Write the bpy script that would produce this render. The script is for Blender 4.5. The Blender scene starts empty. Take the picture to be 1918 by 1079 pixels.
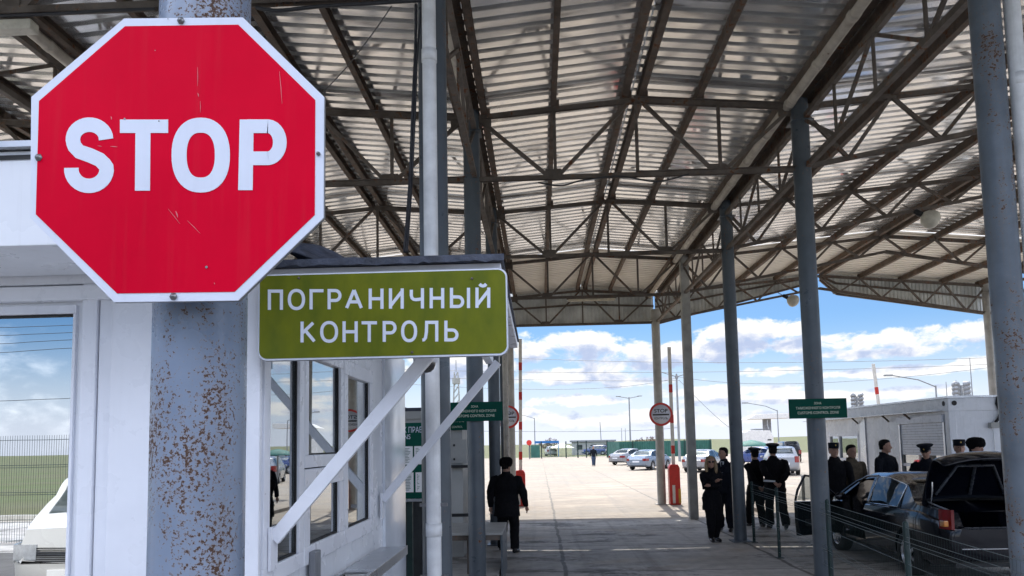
import bpy, bmesh, math, random
from mathutils import Vector, Matrix, noise as mnoise
random.seed(7)
C = bpy.context.scene.collection
SC = bpy.context.scene
PI = math.pi
R = math.radians
# ------------------------------------------------------------------ camera
F_PX, IMW, IMH = 1400.0, 1918.0, 1079.0
YAW, PITCH, ROLL, SHIFT = R(1.98), R(4.96), R(-1.1), 171.6
CAM = Vector((0, 0, 2.0))
cam_d = bpy.data.cameras.new('camera'); cam = bpy.data.objects.new('camera', cam_d); C.objects.link(cam)
CROT = Matrix.Rotation(YAW, 3, 'Z') @ Matrix.Rotation(PI/2 + PITCH, 3, 'X') @ Matrix.Rotation(ROLL, 3, 'Z')
cam.matrix_world = Matrix.Translation(CAM) @ CROT.to_4x4()
cam_d.sensor_fit = 'HORIZONTAL'; cam_d.sensor_width = 36; cam_d.lens = 36*F_PX/IMW
cam_d.shift_y = SHIFT/IMW
cam_d.clip_start = 0.05; cam_d.clip_end = 8000
SC.camera = cam
def at(px, py, Y):
    """world point on the plane y=Y seen at photo pixel px,py"""
    d = CROT @ Vector(((px-IMW/2)/F_PX, -(py-IMH/2-SHIFT)/F_PX, -1.0))
    return CAM + d*((Y-CAM.y)/d.y)
def atx(px, py, X):
    d = CROT @ Vector(((px-IMW/2)/F_PX, -(py-IMH/2-SHIFT)/F_PX, -1.0))
    return CAM + d*((X-CAM.x)/d.x)
# ------------------------------------------------------------------ light
SUN_EL, SUN_AZ = R(53), R(4)
SC.view_settings.view_transform = 'Standard'; SC.view_settings.look = 'None'
SC.view_settings.exposure = 1.3; SC.view_settings.gamma = 1
sl = bpy.data.lights.new('sun', 'SUN'); sl.energy = 2.1; sl.angle = R(0.5); sl.color = (1, .93, .82)
so = bpy.data.objects.new('sun', sl); C.objects.link(so)
sd = Vector((math.sin(SUN_AZ)*math.cos(SUN_EL), math.cos(SUN_AZ)*math.cos(SUN_EL), math.sin(SUN_EL)))
so.rotation_euler = sd.to_track_quat('Z', 'Y').to_euler(); so.location = (0, 0, 60)
W = bpy.data.worlds.new('World'); SC.world = W; W.use_nodes = True
wn = W.node_tree; wn.nodes.clear()
class NT:
    """tiny node helper"""
    def __init__(s, nt): s.nt = nt
    def n(s, t, **k):
        x = s.nt.nodes.new(t)
        for a, b in k.items(): setattr(x, a, b)
        return x
    def put(s, sock, v):
        if isinstance(v, bpy.types.NodeSocket): s.nt.links.new(v, sock)
        elif v is not None: sock.default_value = v
    def m(s, op, a, b=None, c=None, clamp=False):
        x = s.n('ShaderNodeMath', operation=op, use_clamp=clamp)
        s.put(x.inputs[0], a)
        if b is not None: s.put(x.inputs[1], b)
        if c is not None: s.put(x.inputs[2], c)
        return x.outputs[0]
    def mr(s, v, a, b, c=0., d=1., smooth=False):
        x = s.n('ShaderNodeMapRange', interpolation_type='SMOOTHSTEP' if smooth else 'LINEAR')
        s.put(x.inputs[0], v)
        for i, q in enumerate((a, b, c, d)): s.put(x.inputs[i+1], q)
        return x.outputs[0]
    def mix(s, f, a, b, mode='MIX'):
        x = s.n('ShaderNodeMix', data_type='RGBA', blend_type=mode)
        s.put(x.inputs[0], f)
        s.put(x.inputs[6], a if isinstance(a, bpy.types.NodeSocket) else (*a[:3], 1))
        s.put(x.inputs[7], b if isinstance(b, bpy.types.NodeSocket) else (*b[:3], 1))
        return x.outputs[2]
    def noise(s, vec, scale, detail=4, rough=.55, dist=0):
        x = s.n('ShaderNodeTexNoise'); s.put(x.inputs['Vector'], vec)
        x.inputs['Scale'].default_value = scale; x.inputs['Detail'].default_value = detail
        x.inputs['Roughness'].default_value = rough; x.inputs['Distortion'].default_value = dist
        return x.outputs[0]
    def comb(s, x_, y_, z_):
        x = s.n('ShaderNodeCombineXYZ'); s.put(x.inputs[0], x_); s.put(x.inputs[1], y_); s.put(x.inputs[2], z_); return x.outputs[0]
    def sep(s, v):
        x = s.n('ShaderNodeSeparateXYZ'); s.put(x.inputs[0], v); return x.outputs
# cloud density group : vector (azimuth, elevation, 0) in radians
g = bpy.data.node_groups.new('cloud_density', 'ShaderNodeTree')
g.interface.new_socket('V', in_out='INPUT', socket_type='NodeSocketVector')
g.interface.new_socket('D', in_out='OUTPUT', socket_type='NodeSocketFloat')
G = NT(g); gi = G.n('NodeGroupInput'); go = G.n('NodeGroupOutput')
ax, el, _ = G.sep(gi.outputs[0])
lump = G.noise(G.comb(G.m('MULTIPLY', ax, 1.0), G.m('MULTIPLY', el, 1.7), 3.1), 23, 9, .62, .25)
CL = [(1050, 645, 95, 22), (1095, 660, 50, 26), (1000, 655, 50, 22), (1230, 672, 110, 24), (1180, 690, 90, 14), (1405, 640, 95, 20), (1360, 668, 120, 20), (1465, 668, 60, 16),
      (1640, 668, 155, 19), (1745, 662, 55, 16), (1600, 690, 130, 11), (1085, 708, 130, 16), (1200, 722, 90, 12), (1080, 752, 95, 12), (1440, 712, 60, 10), (1640, 722, 170, 9),
      (1330, 742, 160, 10), (1190, 790, 260, 16), (1780, 720, 70, 14), (1850, 700, 60, 16), (1500, 760, 220, 12), (850, 680, 120, 30), (560, 720, 160, 35), (900, 780, 200, 14), (1900, 650, 50, 14)]
dens = None
for (cx, cy, w, h) in CL:
    a0, e0 = (cx-1010)/F_PX, (832-cy)/F_PX
    dx = G.m('MULTIPLY', G.m('SUBTRACT', ax, a0), F_PX/w)
    dy = G.m('MULTIPLY', G.m('SUBTRACT', el, e0), F_PX/h)
    d = G.m('SUBTRACT', 1., G.m('ADD', G.m('MULTIPLY', dx, dx), G.m('MULTIPLY', dy, dy)))
    dens = d if dens is None else G.m('MAXIMUM', dens, d)
dens = G.m('MAXIMUM', dens, -1.2)
big = G.noise(G.comb(ax, G.m('MULTIPLY', el, 1.6), 9.0), 2.6, 5, .6)
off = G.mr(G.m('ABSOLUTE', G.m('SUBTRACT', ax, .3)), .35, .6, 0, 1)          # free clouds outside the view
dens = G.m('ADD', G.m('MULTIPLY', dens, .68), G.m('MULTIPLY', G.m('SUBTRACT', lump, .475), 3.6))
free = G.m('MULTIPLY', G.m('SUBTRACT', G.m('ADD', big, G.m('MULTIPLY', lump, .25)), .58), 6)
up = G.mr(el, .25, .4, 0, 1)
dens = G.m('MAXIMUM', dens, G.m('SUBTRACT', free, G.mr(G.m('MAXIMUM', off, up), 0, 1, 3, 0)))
g.links.new(dens, go.inputs[0])
N = NT(wn)
tc = N.n('ShaderNodeTexCoord'); sx, sy, sz = N.sep(tc.outputs['Generated'])
azm = N.m('ARCTAN2', sx, sy); elv = N.m('ARCSINE', sz)
def cgrp(v):
    x = N.n('ShaderNodeGroup'); x.node_tree = g; N.put(x.inputs[0], v); return x.outputs[0]
d0 = cgrp(N.comb(azm, elv, 0)); d1 = cgrp(N.comb(azm, N.m('ADD', elv, .017), 0))
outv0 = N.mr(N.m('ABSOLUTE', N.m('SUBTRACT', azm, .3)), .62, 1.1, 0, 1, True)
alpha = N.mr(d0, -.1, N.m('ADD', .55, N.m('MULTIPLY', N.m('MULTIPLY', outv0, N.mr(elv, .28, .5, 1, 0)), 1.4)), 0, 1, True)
alpha = N.m('MULTIPLY', alpha, N.mr(elv, -.005, .05, .35, 1))
hz = N.mr(elv, 0, .16, .95, 0, True)
shade = N.mr(N.m('ADD', N.m('MULTIPLY', d1, .85), N.m('MULTIPLY', d0, .15)), -.05, .95, 0, 1, True)
sky = N.n('ShaderNodeTexSky'); sky.sky_type = 'NISHITA'; sky.sun_disc = False
sky.sun_elevation = SUN_EL; sky.sun_rotation = SUN_AZ; sky.altitude = 20; sky.air_density = 1.0; sky.dust_density = .6; sky.ozone_density = 1.6
SKY_S = .05
base = N.mix(1, sky.outputs[0], (.48, .69, .94), 'MULTIPLY')
base = N.mix(hz, base, (7.6, 8.1, 9.4))
bg1 = N.n('ShaderNodeBackground'); N.put(bg1.inputs[0], base); bg1.inputs[1].default_value = SKY_S
ccol = N.mix(shade, (1.0, .985, .97), (.46, .54, .74))
bg2 = N.n('ShaderNodeBackground'); N.put(bg2.inputs[0], ccol)
# unseen clouds behind, beside and above the viewer are brightened as added fill light
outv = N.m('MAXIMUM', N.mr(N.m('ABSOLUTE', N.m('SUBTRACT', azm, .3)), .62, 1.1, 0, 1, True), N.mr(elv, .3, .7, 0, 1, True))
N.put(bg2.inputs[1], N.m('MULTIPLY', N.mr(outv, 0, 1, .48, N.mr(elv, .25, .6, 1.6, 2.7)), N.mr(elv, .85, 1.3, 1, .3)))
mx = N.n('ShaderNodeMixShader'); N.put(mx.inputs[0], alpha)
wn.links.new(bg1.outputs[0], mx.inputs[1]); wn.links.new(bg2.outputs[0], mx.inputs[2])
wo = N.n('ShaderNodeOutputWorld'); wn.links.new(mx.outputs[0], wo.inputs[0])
SC.cycles.max_bounces = 8; SC.cycles.diffuse_bounces = 5; SC.cycles.glossy_bounces = 4; SC.cycles.transparent_max_bounces = 12
# ------------------------------------------------------------------ materials
def mat(name, col, rough=.6, metal=0, var=.12, scale=6, bump=0, col2=None, spots=None, spec=.5, coat=0, stretch=(1, 1, 1), coords='Object', streak=0):
    m = bpy.data.materials.new(name); m.use_nodes = True; nt = m.node_tree; T = NT(nt)
    b = nt.nodes['Principled BSDF']; tcx = T.n('ShaderNodeTexCoord')
    mp = T.n('ShaderNodeMapping'); nt.links.new(tcx.outputs[coords], mp.inputs[0]); mp.inputs['Scale'].default_value = stretch
    v = mp.outputs[0]
    n1 = T.noise(v, scale, 6, .6)
    c2 = col2 if col2 else tuple(c*(1-var*2) for c in col[:3])
    c1 = col if col2 else tuple(min(1, c*(1+var*.5)) for c in col[:3])
    c = T.mix(T.mr(n1, .35, .68), c1, c2)
    rg = T.mr(T.noise(v, scale*2.3, 4), .3, .7, max(0.02, rough-.12), min(1, rough+.12))
    if streak:
        vs = T.n('ShaderNodeMapping'); nt.links.new(tcx.outputs[coords], vs.inputs[0]); vs.inputs['Scale'].default_value = (14, 14, .7)
        c = T.mix(T.mr(T.noise(vs.outputs[0], 2.2, 5, .6), .52, .75, 0, streak), c, (.16, .14, .12))
    if spots:
        # rust: (colour, threshold, fine scale, coarse scale)
        rc, th, fs, cs = spots
        vm = T.n('ShaderNodeMapping'); nt.links.new(tcx.outputs[coords], vm.inputs[0]); vm.inputs['Scale'].default_value = (2.2, 2.2, .8)
        a = T.noise(v, fs, 5, .7); bn = T.noise(vm.outputs[0], cs, 4, .6)
        msk = T.mr(T.m('ADD', T.m('MULTIPLY', a, .6), T.m('MULTIPLY', bn, .4)), th, th+.025)
        halo = T.mr(T.m('ADD', T.m('MULTIPLY', a, .6), T.m('MULTIPLY', bn, .4)), th-.03, th+.01, 0, .35)
        c = T.mix(halo, c, (.35, .24, .16)); c = T.mix(msk, c, rc); rg = T.mix(msk, rg, (.9, .9, .9))
    T.put(b.inputs['Base Color'], c); T.put(b.inputs['Roughness'], rg); b.inputs['Metallic'].default_value = metal
    b.inputs['Specular IOR Level'].default_value = spec; b.inputs['Coat Weight'].default_value = coat; b.inputs['Coat Roughness'].default_value = .04
    if bump:
        bp = T.n('ShaderNodeBump'); bp.inputs['Strength'].default_value = bump; bp.inputs['Distance'].default_value = .02
        T.put(bp.inputs['Height'], T.noise(v, scale*4, 6, .6)); nt.links.new(bp.outputs[0], b.inputs['Normal'])
    return m
RUST = (.13, .045, .018)
M = {}
M['sheet'] = mat('galvanised_sheet', (.95, .945, .93), .15, .78, .1, 1.1, col2=(.82, .82, .81), stretch=(.5, 1.6, 1))
M['fascia'] = mat('fascia_sheet', (.72, .74, .72), .5, .1, .15, 2)
M['litsheet'] = mat('cream_lit_sheet', (.88, .85, .78), .5, 0, .06, 1.2)  # far bay's bright bounce light put into a paler, matt sheet colour
M['steel'] = mat('old_brown_steel', (.16, .135, .115), .7, .15, .3, 4, bump=.2, col2=(.085, .068, .056), spots=((.14, .058, .028), .57, 12, 1.5))
M['purlin'] = mat('rusty_purlin', (.15, .115, .09), .75, .15, .3, 3, bump=.2, col2=(.075, .055, .042), spots=((.13, .05, .022), .56, 14, 2))
M['column'] = mat('grey_blue_paint', (.095, .115, .135), .38, 0, .15, 3, bump=.05, col2=(.07, .085, .10), spots=(RUST, .615, 24, 2.6), streak=.12)
M['colrust'] = mat('grey_blue_paint_rusty', (.215, .265, .355), .34, 0, .15, 2.5, bump=.08, col2=(.155, .20, .28), spots=((.07, .036, .022), .552, 105, 2.9), streak=.30)
M['colworn'] = mat('grey_blue_paint_worn', (.15, .18, .215), .4, 0, .15, 3, bump=.08, col2=(.10, .12, .145), spots=((.09, .045, .025), .575, 40, 2.4), streak=.35)
M['concpost'] = mat('weathered_light_grey', (.42, .41, .38), .8, 0, .15, 3)
M['white'] = mat('white_pvc', (.79, .81, .87), .32, 0, .05, 3, col2=(.72, .74, .80), streak=.05)
M['whitewall'] = mat('white_panel', (.79, .81, .85), .28, 0, .05, 1.5, col2=(.72, .74, .78), streak=.12)
M['pipe'] = mat('white_pipe', (.86, .87, .88), .4, 0, .1, 5, streak=.12, spots=((.2, .17, .14), .68, 20, 3))
M['oldpipe'] = mat('dirty_white_pipe', (.60, .55, .47), .5, 0, .15, 4, col2=(.40, .35, .29), spots=((.14, .10, .07), .62, 22, 3))
M['signred'] = mat('red_sheeting', (.62, .0005, .024), .5, 0, .07, 1.4, spec=.04, streak=.04)
M['signwhite'] = mat('white_sheeting', (.62, .66, .76), .5, 0, .03, 3, streak=.04, spec=.3)
M['signback'] = mat('sign_metal', (.35, .36, .38), .45, .8, .1)
M['olive'] = mat('olive_green_sheeting', (.145, .16, .008), .55, 0, .2, 9, col2=(.09, .115, .008), stretch=(1, 1, .5), spec=.15)
M['green'] = mat('dark_green_sign', (.003, .065, .045), .6, 0, .05, spec=.1)
M['greenpaint'] = mat('dark_green_paint', (.006, .028, .025), .5, 0, .2)
M['bolt'] = mat('bolt_steel', (.22, .22, .23), .35, .9, .1)
M['black'] = mat('matt_black', (.012, .012, .013), .6, 0, .1)
M['rubber'] = mat('tyre_rubber', (.018, .018, .018), .8, 0, .1)
M['felt'] = mat('roofing_felt', (.045, .055, .085), .6, 0, .3, 12, bump=.4)
M['steelshelf'] = mat('stainless_steel', (.55, .56, .58), .32, .9, .02, 2)
M['kiosk'] = mat('grey_beige_panel', (.40, .40, .38), .5, 0, .06, 2, streak=.08)
M['darkpanel'] = mat('dark_panel', (.02, .024, .026), .6, 0, .3, 6)
M['paper'] = mat('paper_sheet', (.74, .75, .76), .6, 0, .02)
M['print'] = mat('printed_text', (.10, .17, .15), .6, 0, .02)
M['gold'] = mat('pale_gold_letters', (.62, .66, .52), .5, 0, .02)
M['txtblack'] = mat('black_letters', (.03, .03, .03), .5, 0, .02)
M['brred'] = mat('barrier_red', (.62, .035, .022), .4, 0, .08)
M['brwhite'] = mat('barrier_white', (.74, .72, .68), .4, 0, .08)
M['yellow'] = mat('warning_yellow', (.60, .36, .04), .5, 0, .08)
M['pole'] = mat('lamp_post_grey', (.27, .28, .29), .6, .2, .1)
M['wire'] = mat('cable_black', (.03, .03, .035), .6, 0, .02)
M['galv'] = mat('green_coated_wire', (.10, .15, .14), .35, .2, .05)
M['lamp'] = mat('lamp_glass', (.62, .58, .48), .35, 0, .1, 9)
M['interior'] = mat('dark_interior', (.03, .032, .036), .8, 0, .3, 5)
M['skin'] = mat('skin', (.42, .235, .165), .55, 0, .08, 9)
M['cblack'] = mat('black_cloth', (.0065, .0065, .0085), .85, 0, .2, 20, spec=.2)
M['cnavy'] = mat('navy_cloth', (.008, .010, .017), .85, 0, .2, 20, spec=.2)
M['cbeige'] = mat('olive_beige_cloth', (.11, .088, .062), .85, 0, .2, 14, spec=.2)
M['cjeans'] = mat('jeans', (.04, .06, .11), .85, 0, .2, 20)
M['cshirt'] = mat('white_shirt', (.6, .62, .66), .8, 0, .04)
M['shoe'] = mat('black_leather', (.012, .011, .011), .35, 0, .1)
M['hairdark'] = mat('dark_hair', (.009, .007, .006), .8, 0, .2, 40, spec=.2)
M['hairblond'] = mat('blond_hair', (.36, .24, .12), .5, 0, .3, 40, stretch=(3, 3, .6))
M['fur'] = mat('black_fur', (.008, .008, .009), .95, 0, .2, 60, bump=.8, spec=.1)
M['badge'] = mat('gold_badge', (.5, .36, .1), .3, .8, .05)
def glassmat(name, tint=(.02, .03, .03), refl=.12, pw=4.):
    m = bpy.data.materials.new(name); m.use_nodes = True; nt = m.node_tree; nt.nodes.clear(); T = NT(nt)
    gl = T.n('ShaderNodeBsdfGlossy'); gl.inputs['Roughness'].default_value = .0; gl.inputs['Color'].default_value = (.9, .93, .95, 1)
    tr = T.n('ShaderNodeBsdfTransparent'); tr.inputs[0].default_value = (*tint, 1)
    ge = T.n('ShaderNodeNewGeometry'); dt = T.n('ShaderNodeVectorMath', operation='DOT_PRODUCT'); nt.links.new(ge.outputs['Normal'], dt.inputs[0]); nt.links.new(ge.outputs['Incoming'], dt.inputs[1])
    frv = T.m('POWER', T.m('SUBTRACT', 1., T.m('ABSOLUTE', dt.outputs['Value']), clamp=True), pw)
    wv = T.noise(T.n('ShaderNodeTexCoord').outputs['Object'], 1.5, 2)
    bp = T.n('ShaderNodeBump'); bp.inputs['Strength'].default_value = .02; bp.inputs['Distance'].default_value = .02; T.put(bp.inputs['Height'], wv)
    nt.links.new(bp.outputs[0], gl.inputs['Normal'])
    ms = T.n('ShaderNodeMixShader'); T.put(ms.inputs[0], T.m('ADD', frv, refl, clamp=True))
    nt.links.new(tr.outputs[0], ms.inputs[1]); nt.links.new(gl.outputs[0], ms.inputs[2])
    o = T.n('ShaderNodeOutputMaterial'); nt.links.new(ms.outputs[0], o.inputs[0]); return m
M['glass'] = glassmat('booth_glass', (.55, .6, .6), .30)
M['mirrorglass'] = glassmat('mirror_film_glass', (.25, .28, .28), .82)
M['clearglass'] = glassmat('clear_windscreen', (.72, .76, .76), .015, 9.)
M['carglass'] = glassmat('car_glass', (.35, .38, .38), .05, 5.)
def paint(name, col, metal=.3):
    return mat(name, col, .3 if sum(col) > .1 else .14, metal, .02, .6, coat=.6, spec=.5 if sum(col) > .1 else .3)
M['pblack'] = paint('car_paint_dark_navy', (.0035, .0045, .009), .1); M['psilver'] = paint('car_paint_silver_blue', (.23, .28, .35), .5)
M['psilver2'] = paint('car_paint_silver', (.30, .31, .33), .5); M['pwhite'] = paint('car_paint_white', (.50, .50, .49), 0)
M['pred'] = paint('car_paint_red', (.3, .02, .02), .1); M['pblue'] = paint('car_paint_blue', (.03, .06, .2), .1)
M['rim'] = mat('alloy_rim', (.62, .63, .65), .3, .85, .05); M['chrome'] = mat('chrome', (.7, .72, .75), .12, 1, .02)
M['tail'] = mat('tail_light_red', (.22, .008, .01), .15, 0, .1, 20, coat=1); M['amber'] = mat('amber_light', (.6, .2, .02), .15, 0, .1, coat=1)
M['head'] = mat('headlight_glass', (.5, .52, .54), .1, .4, .1, 20, coat=1)
# ------------------------------------------------------------------ mesh builder
class MB:
    def __init__(s): s.v = []; s.f = []; s.sm = []
    def add(s, vs, fs, smooth=False):
        o = len(s.v); s.v += [tuple(q) for q in vs]; s.f += [tuple(i+o for i in q) for q in fs]; s.sm += [smooth]*len(fs); return s
    def box(s, x0, x1, y0, y1, z0, z1):
        vs = [(x, y, z) for z in (z0, z1) for y in (y0, y1) for x in (x0, x1)]
        return s.add(vs, [(0, 2, 3, 1), (4, 5, 7, 6), (0, 1, 5, 4), (2, 6, 7, 3), (0, 4, 6, 2), (1, 3, 7, 5)])
    def bar(s, a, b, w, h, up=(0, 0, 1)):
        a = Vector(a); b = Vector(b); t = (b-a).normalized(); u = Vector(up)
        if abs(t.dot(u)) > .98: u = Vector((0, 1, 0))
        r = t.cross(u).normalized(); u = r.cross(t).normalized(); vs = []
        for p in (a, b):
            for i, j in ((-1, -1), (1, -1), (1, 1), (-1, 1)): vs.append(p+r*(i*w/2)+u*(j*h/2))
        return s.add(vs, [(0, 3, 2, 1), (4, 5, 6, 7), (0, 1, 5, 4), (1, 2, 6, 5), (2, 3, 7, 6), (3, 0, 4, 7)])
    def angle(s, a, b, w, t=.008, up=(0, 0, 1), flip=1):
        """L profile: two thin flanges"""
        a = Vector(a); b = Vector(b); d = (b-a).normalized(); u = Vector(up)
        if abs(d.dot(u)) > .98: u = Vector((0, 1, 0))
        r = d.cross(u).normalized(); u = r.cross(d).normalized()
        s.bar(a, b, t, w, up=u); o = r*(w/2*flip)+u*(w/2); return s.bar(a+o, b+o, w-t*2, t, up=u)
    def rings(s, rs, cap=True, smooth=True, close=False):
        n = len(rs[0]); vs = [p for r_ in rs for p in r_]; fs = []
        for i in range(len(rs)-1):
            for j in range(n): fs.append((i*n+j, i*n+(j+1) % n, (i+1)*n+(j+1) % n, (i+1)*n+j))
        s.add(vs, fs, smooth)
        if cap:
            s.add(list(rs[0]), [tuple(range(n-1, -1, -1))]); s.add(list(rs[-1]), [tuple(range(n))])
        return s
    def tube(s, pts, r, n=12, cap=True, smooth=True):
        pts = [Vector(p) for p in pts]; rr = r if isinstance(r, (list, tuple)) else [r]*len(pts); rs = []; pu = None
        for i, p in enumerate(pts):
            t = (pts[min(i+1, len(pts)-1)]-pts[max(i-1, 0)]).normalized()
            if pu is None: pu = Vector((0, 0, 1)) if abs(t.z) < .9 else Vector((0, 1, 0))
            x = t.cross(pu)
            if x.length < 1e-4: x = t.orthogonal()
            x.normalize(); y = x.cross(t).normalized(); pu = y
            rs.append([p+x*math.cos(2*PI*k/n)*rr[i]+y*math.sin(2*PI*k/n)*rr[i] for k in range(n)])
        return s.rings(rs, cap, smooth)
    def ell(s, rl, n=20):
        """vertical loft: (cx,cy,z,rx,ry)"""
        return s.rings([[(cx+rx*math.cos(2*PI*k/n), cy+ry*math.sin(2*PI*k/n), z) for k in range(n)] for cx, cy, z, rx, ry in rl])
    def ball(s, c, r, n=14, m=8):
        c = Vector(c); rx, ry, rz = r if isinstance(r, (tuple, list)) else (r, r, r)
        rs = [[(c.x+rx*math.sin(PI*i/m)*math.cos(2*PI*k/n), c.y+ry*math.sin(PI*i/m)*math.sin(2*PI*k/n), c.z-rz*math.cos(PI*i/m)) for k in range(n)] for i in range(1, m)]
        return s.rings(rs)
    def lathe(s, prof, c=(0, 0, 0), axis='Z', n=24, cap=True):
        rs = []
        for r_, h in prof:
            q = []
            for k in range(n):
                a, b = r_*math.cos(2*PI*k/n), r_*math.sin(2*PI*k/n)
                p = (a, b, h) if axis == 'Z' else ((a, h, b) if axis == 'Y' else (h, a, b))
                q.append((c[0]+p[0], c[1]+p[1], c[2]+p[2]))
            rs.append(q)
        return s.rings(rs, cap)
    def prism(s, poly, y0, y1):
        """poly in (x,z), extruded along y"""
        n = len(poly); vs = [(x, y0, z) for x, z in poly]+[(x, y1, z) for x, z in poly]
        fs = [tuple(range(n)), tuple(range(2*n-1, n-1, -1))]+[(i, i+n, (i+1) % n+n, (i+1) % n) for i in range(n)]
        return s.add(vs, fs)
    def prismx(s, poly, x0, x1):
        n = len(poly); vs = [(x0, y, z) for y, z in poly]+[(x1, y, z) for y, z in poly]
        fs = [tuple(range(n-1, -1, -1)), tuple(range(n, 2*n))]+[(i, (i+1) % n, (i+1) % n+n, i+n) for i in range(n)]
        return s.add(vs, fs)
    def build(s, name, m, parent=None, bevel=0, loc=None, rot=None):
        me = bpy.data.meshes.new(name); me.from_pydata(s.v, [], s.f); me.update()
        for p, q in zip(me.polygons, s.sm): p.use_smooth = q
        bm = bmesh.new(); bm.from_mesh(me); bmesh.ops.recalc_face_normals(bm, faces=bm.faces)
        if bevel: bmesh.ops.bevel(bm, geom=[e for e in bm.edges if len(e.link_faces) == 2 and e.calc_face_angle(0) > .6], offset=bevel, segments=2, affect='EDGES', profile=.6)
        bm.to_mesh(me); bm.free()
        me.materials.append(M[m] if isinstance(m, str) else m)
        o = bpy.data.objects.new(name, me); C.objects.link(o)
        if parent is not None: o.parent = parent
        if loc is not None: o.location = loc
        if rot is not None: o.rotation_euler = rot
        return o
def thing(name, label, cat, loc=(0, 0, 0), rz=0, group=None):
    o = bpy.data.objects.new(name, None); C.objects.link(o); o.location = loc; o.rotation_euler = (0, 0, rz)
    o.empty_display_size = .2
    o['label'] = label; o['category'] = cat
    if group: o['group'] = group
    return o
def tag(o, label, cat, group=None):
    o['label'] = label; o['category'] = cat
    if group: o['group'] = group
    return o
def struct(o, kind='structure'): o['kind'] = kind; return o
def copy_tree(o, parent=None):
    c = o.copy(); C.objects.link(c)
    if parent is not None: c.parent = parent
    for ch in [x for x in list(bpy.data.objects) if x.parent == o]: copy_tree(ch, c)
    return c
def evalmesh(o, mods):
    """apply a list of (type, props) modifiers and bake the result into the object"""
    ms = []
    for t, pr in mods:
        q = o.modifiers.new('m', t); ms.append(q)
        for a, b in pr.items(): setattr(q, a, b)
    dg = bpy.context.evaluated_depsgraph_get()
    me = bpy.data.meshes.new_from_object(o.evaluated_get(dg))
    o.modifiers.clear(); old = o.data; o.data = me; bpy.data.meshes.remove(old)
    return o
def text(name, s, m, parent, loc, size, rot=(PI/2, 0, 0), sx=1, bold=0, sp=1, align='CENTER', ext=.001, serif=False):
    cu = bpy.data.curves.new(name, 'FONT'); cu.body = s; cu.size = size; cu.extrude = 0
    cu.align_x = align; cu.align_y = 'CENTER'; cu.space_character = sp
    o = bpy.data.objects.new(name, cu); C.objects.link(o)
    dg = bpy.context.evaluated_depsgraph_get(); me = bpy.data.meshes.new_from_object(o.evaluated_get(dg))
    C.objects.unlink(o); bpy.data.objects.remove(o)
    if bold:                                        # heavier strokes: the outline repeated a hair apart
        bm = bmesh.new(); bm.from_mesh(me); geo = bm.faces[:]
        for q in range(8):
            a = PI*q/4; r_ = bmesh.ops.duplicate(bm, geom=[v for f in geo for v in f.verts][:0]+geo)
            bmesh.ops.translate(bm, verts=list({v for f in r_['geom'] if isinstance(f, bmesh.types.BMFace) for v in f.verts}), vec=(math.cos(a)*bold*size, math.sin(a)*bold*size, .00004*(q+1)))
        bm.to_mesh(me); bm.free()
    me.materials.clear(); me.materials.append(M[m])
    o = bpy.data.objects.new(name, me); C.objects.link(o); o.parent = parent; o.location = loc; o.rotation_euler = rot; o.scale = (sx, 1, 1)
    return o
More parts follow.
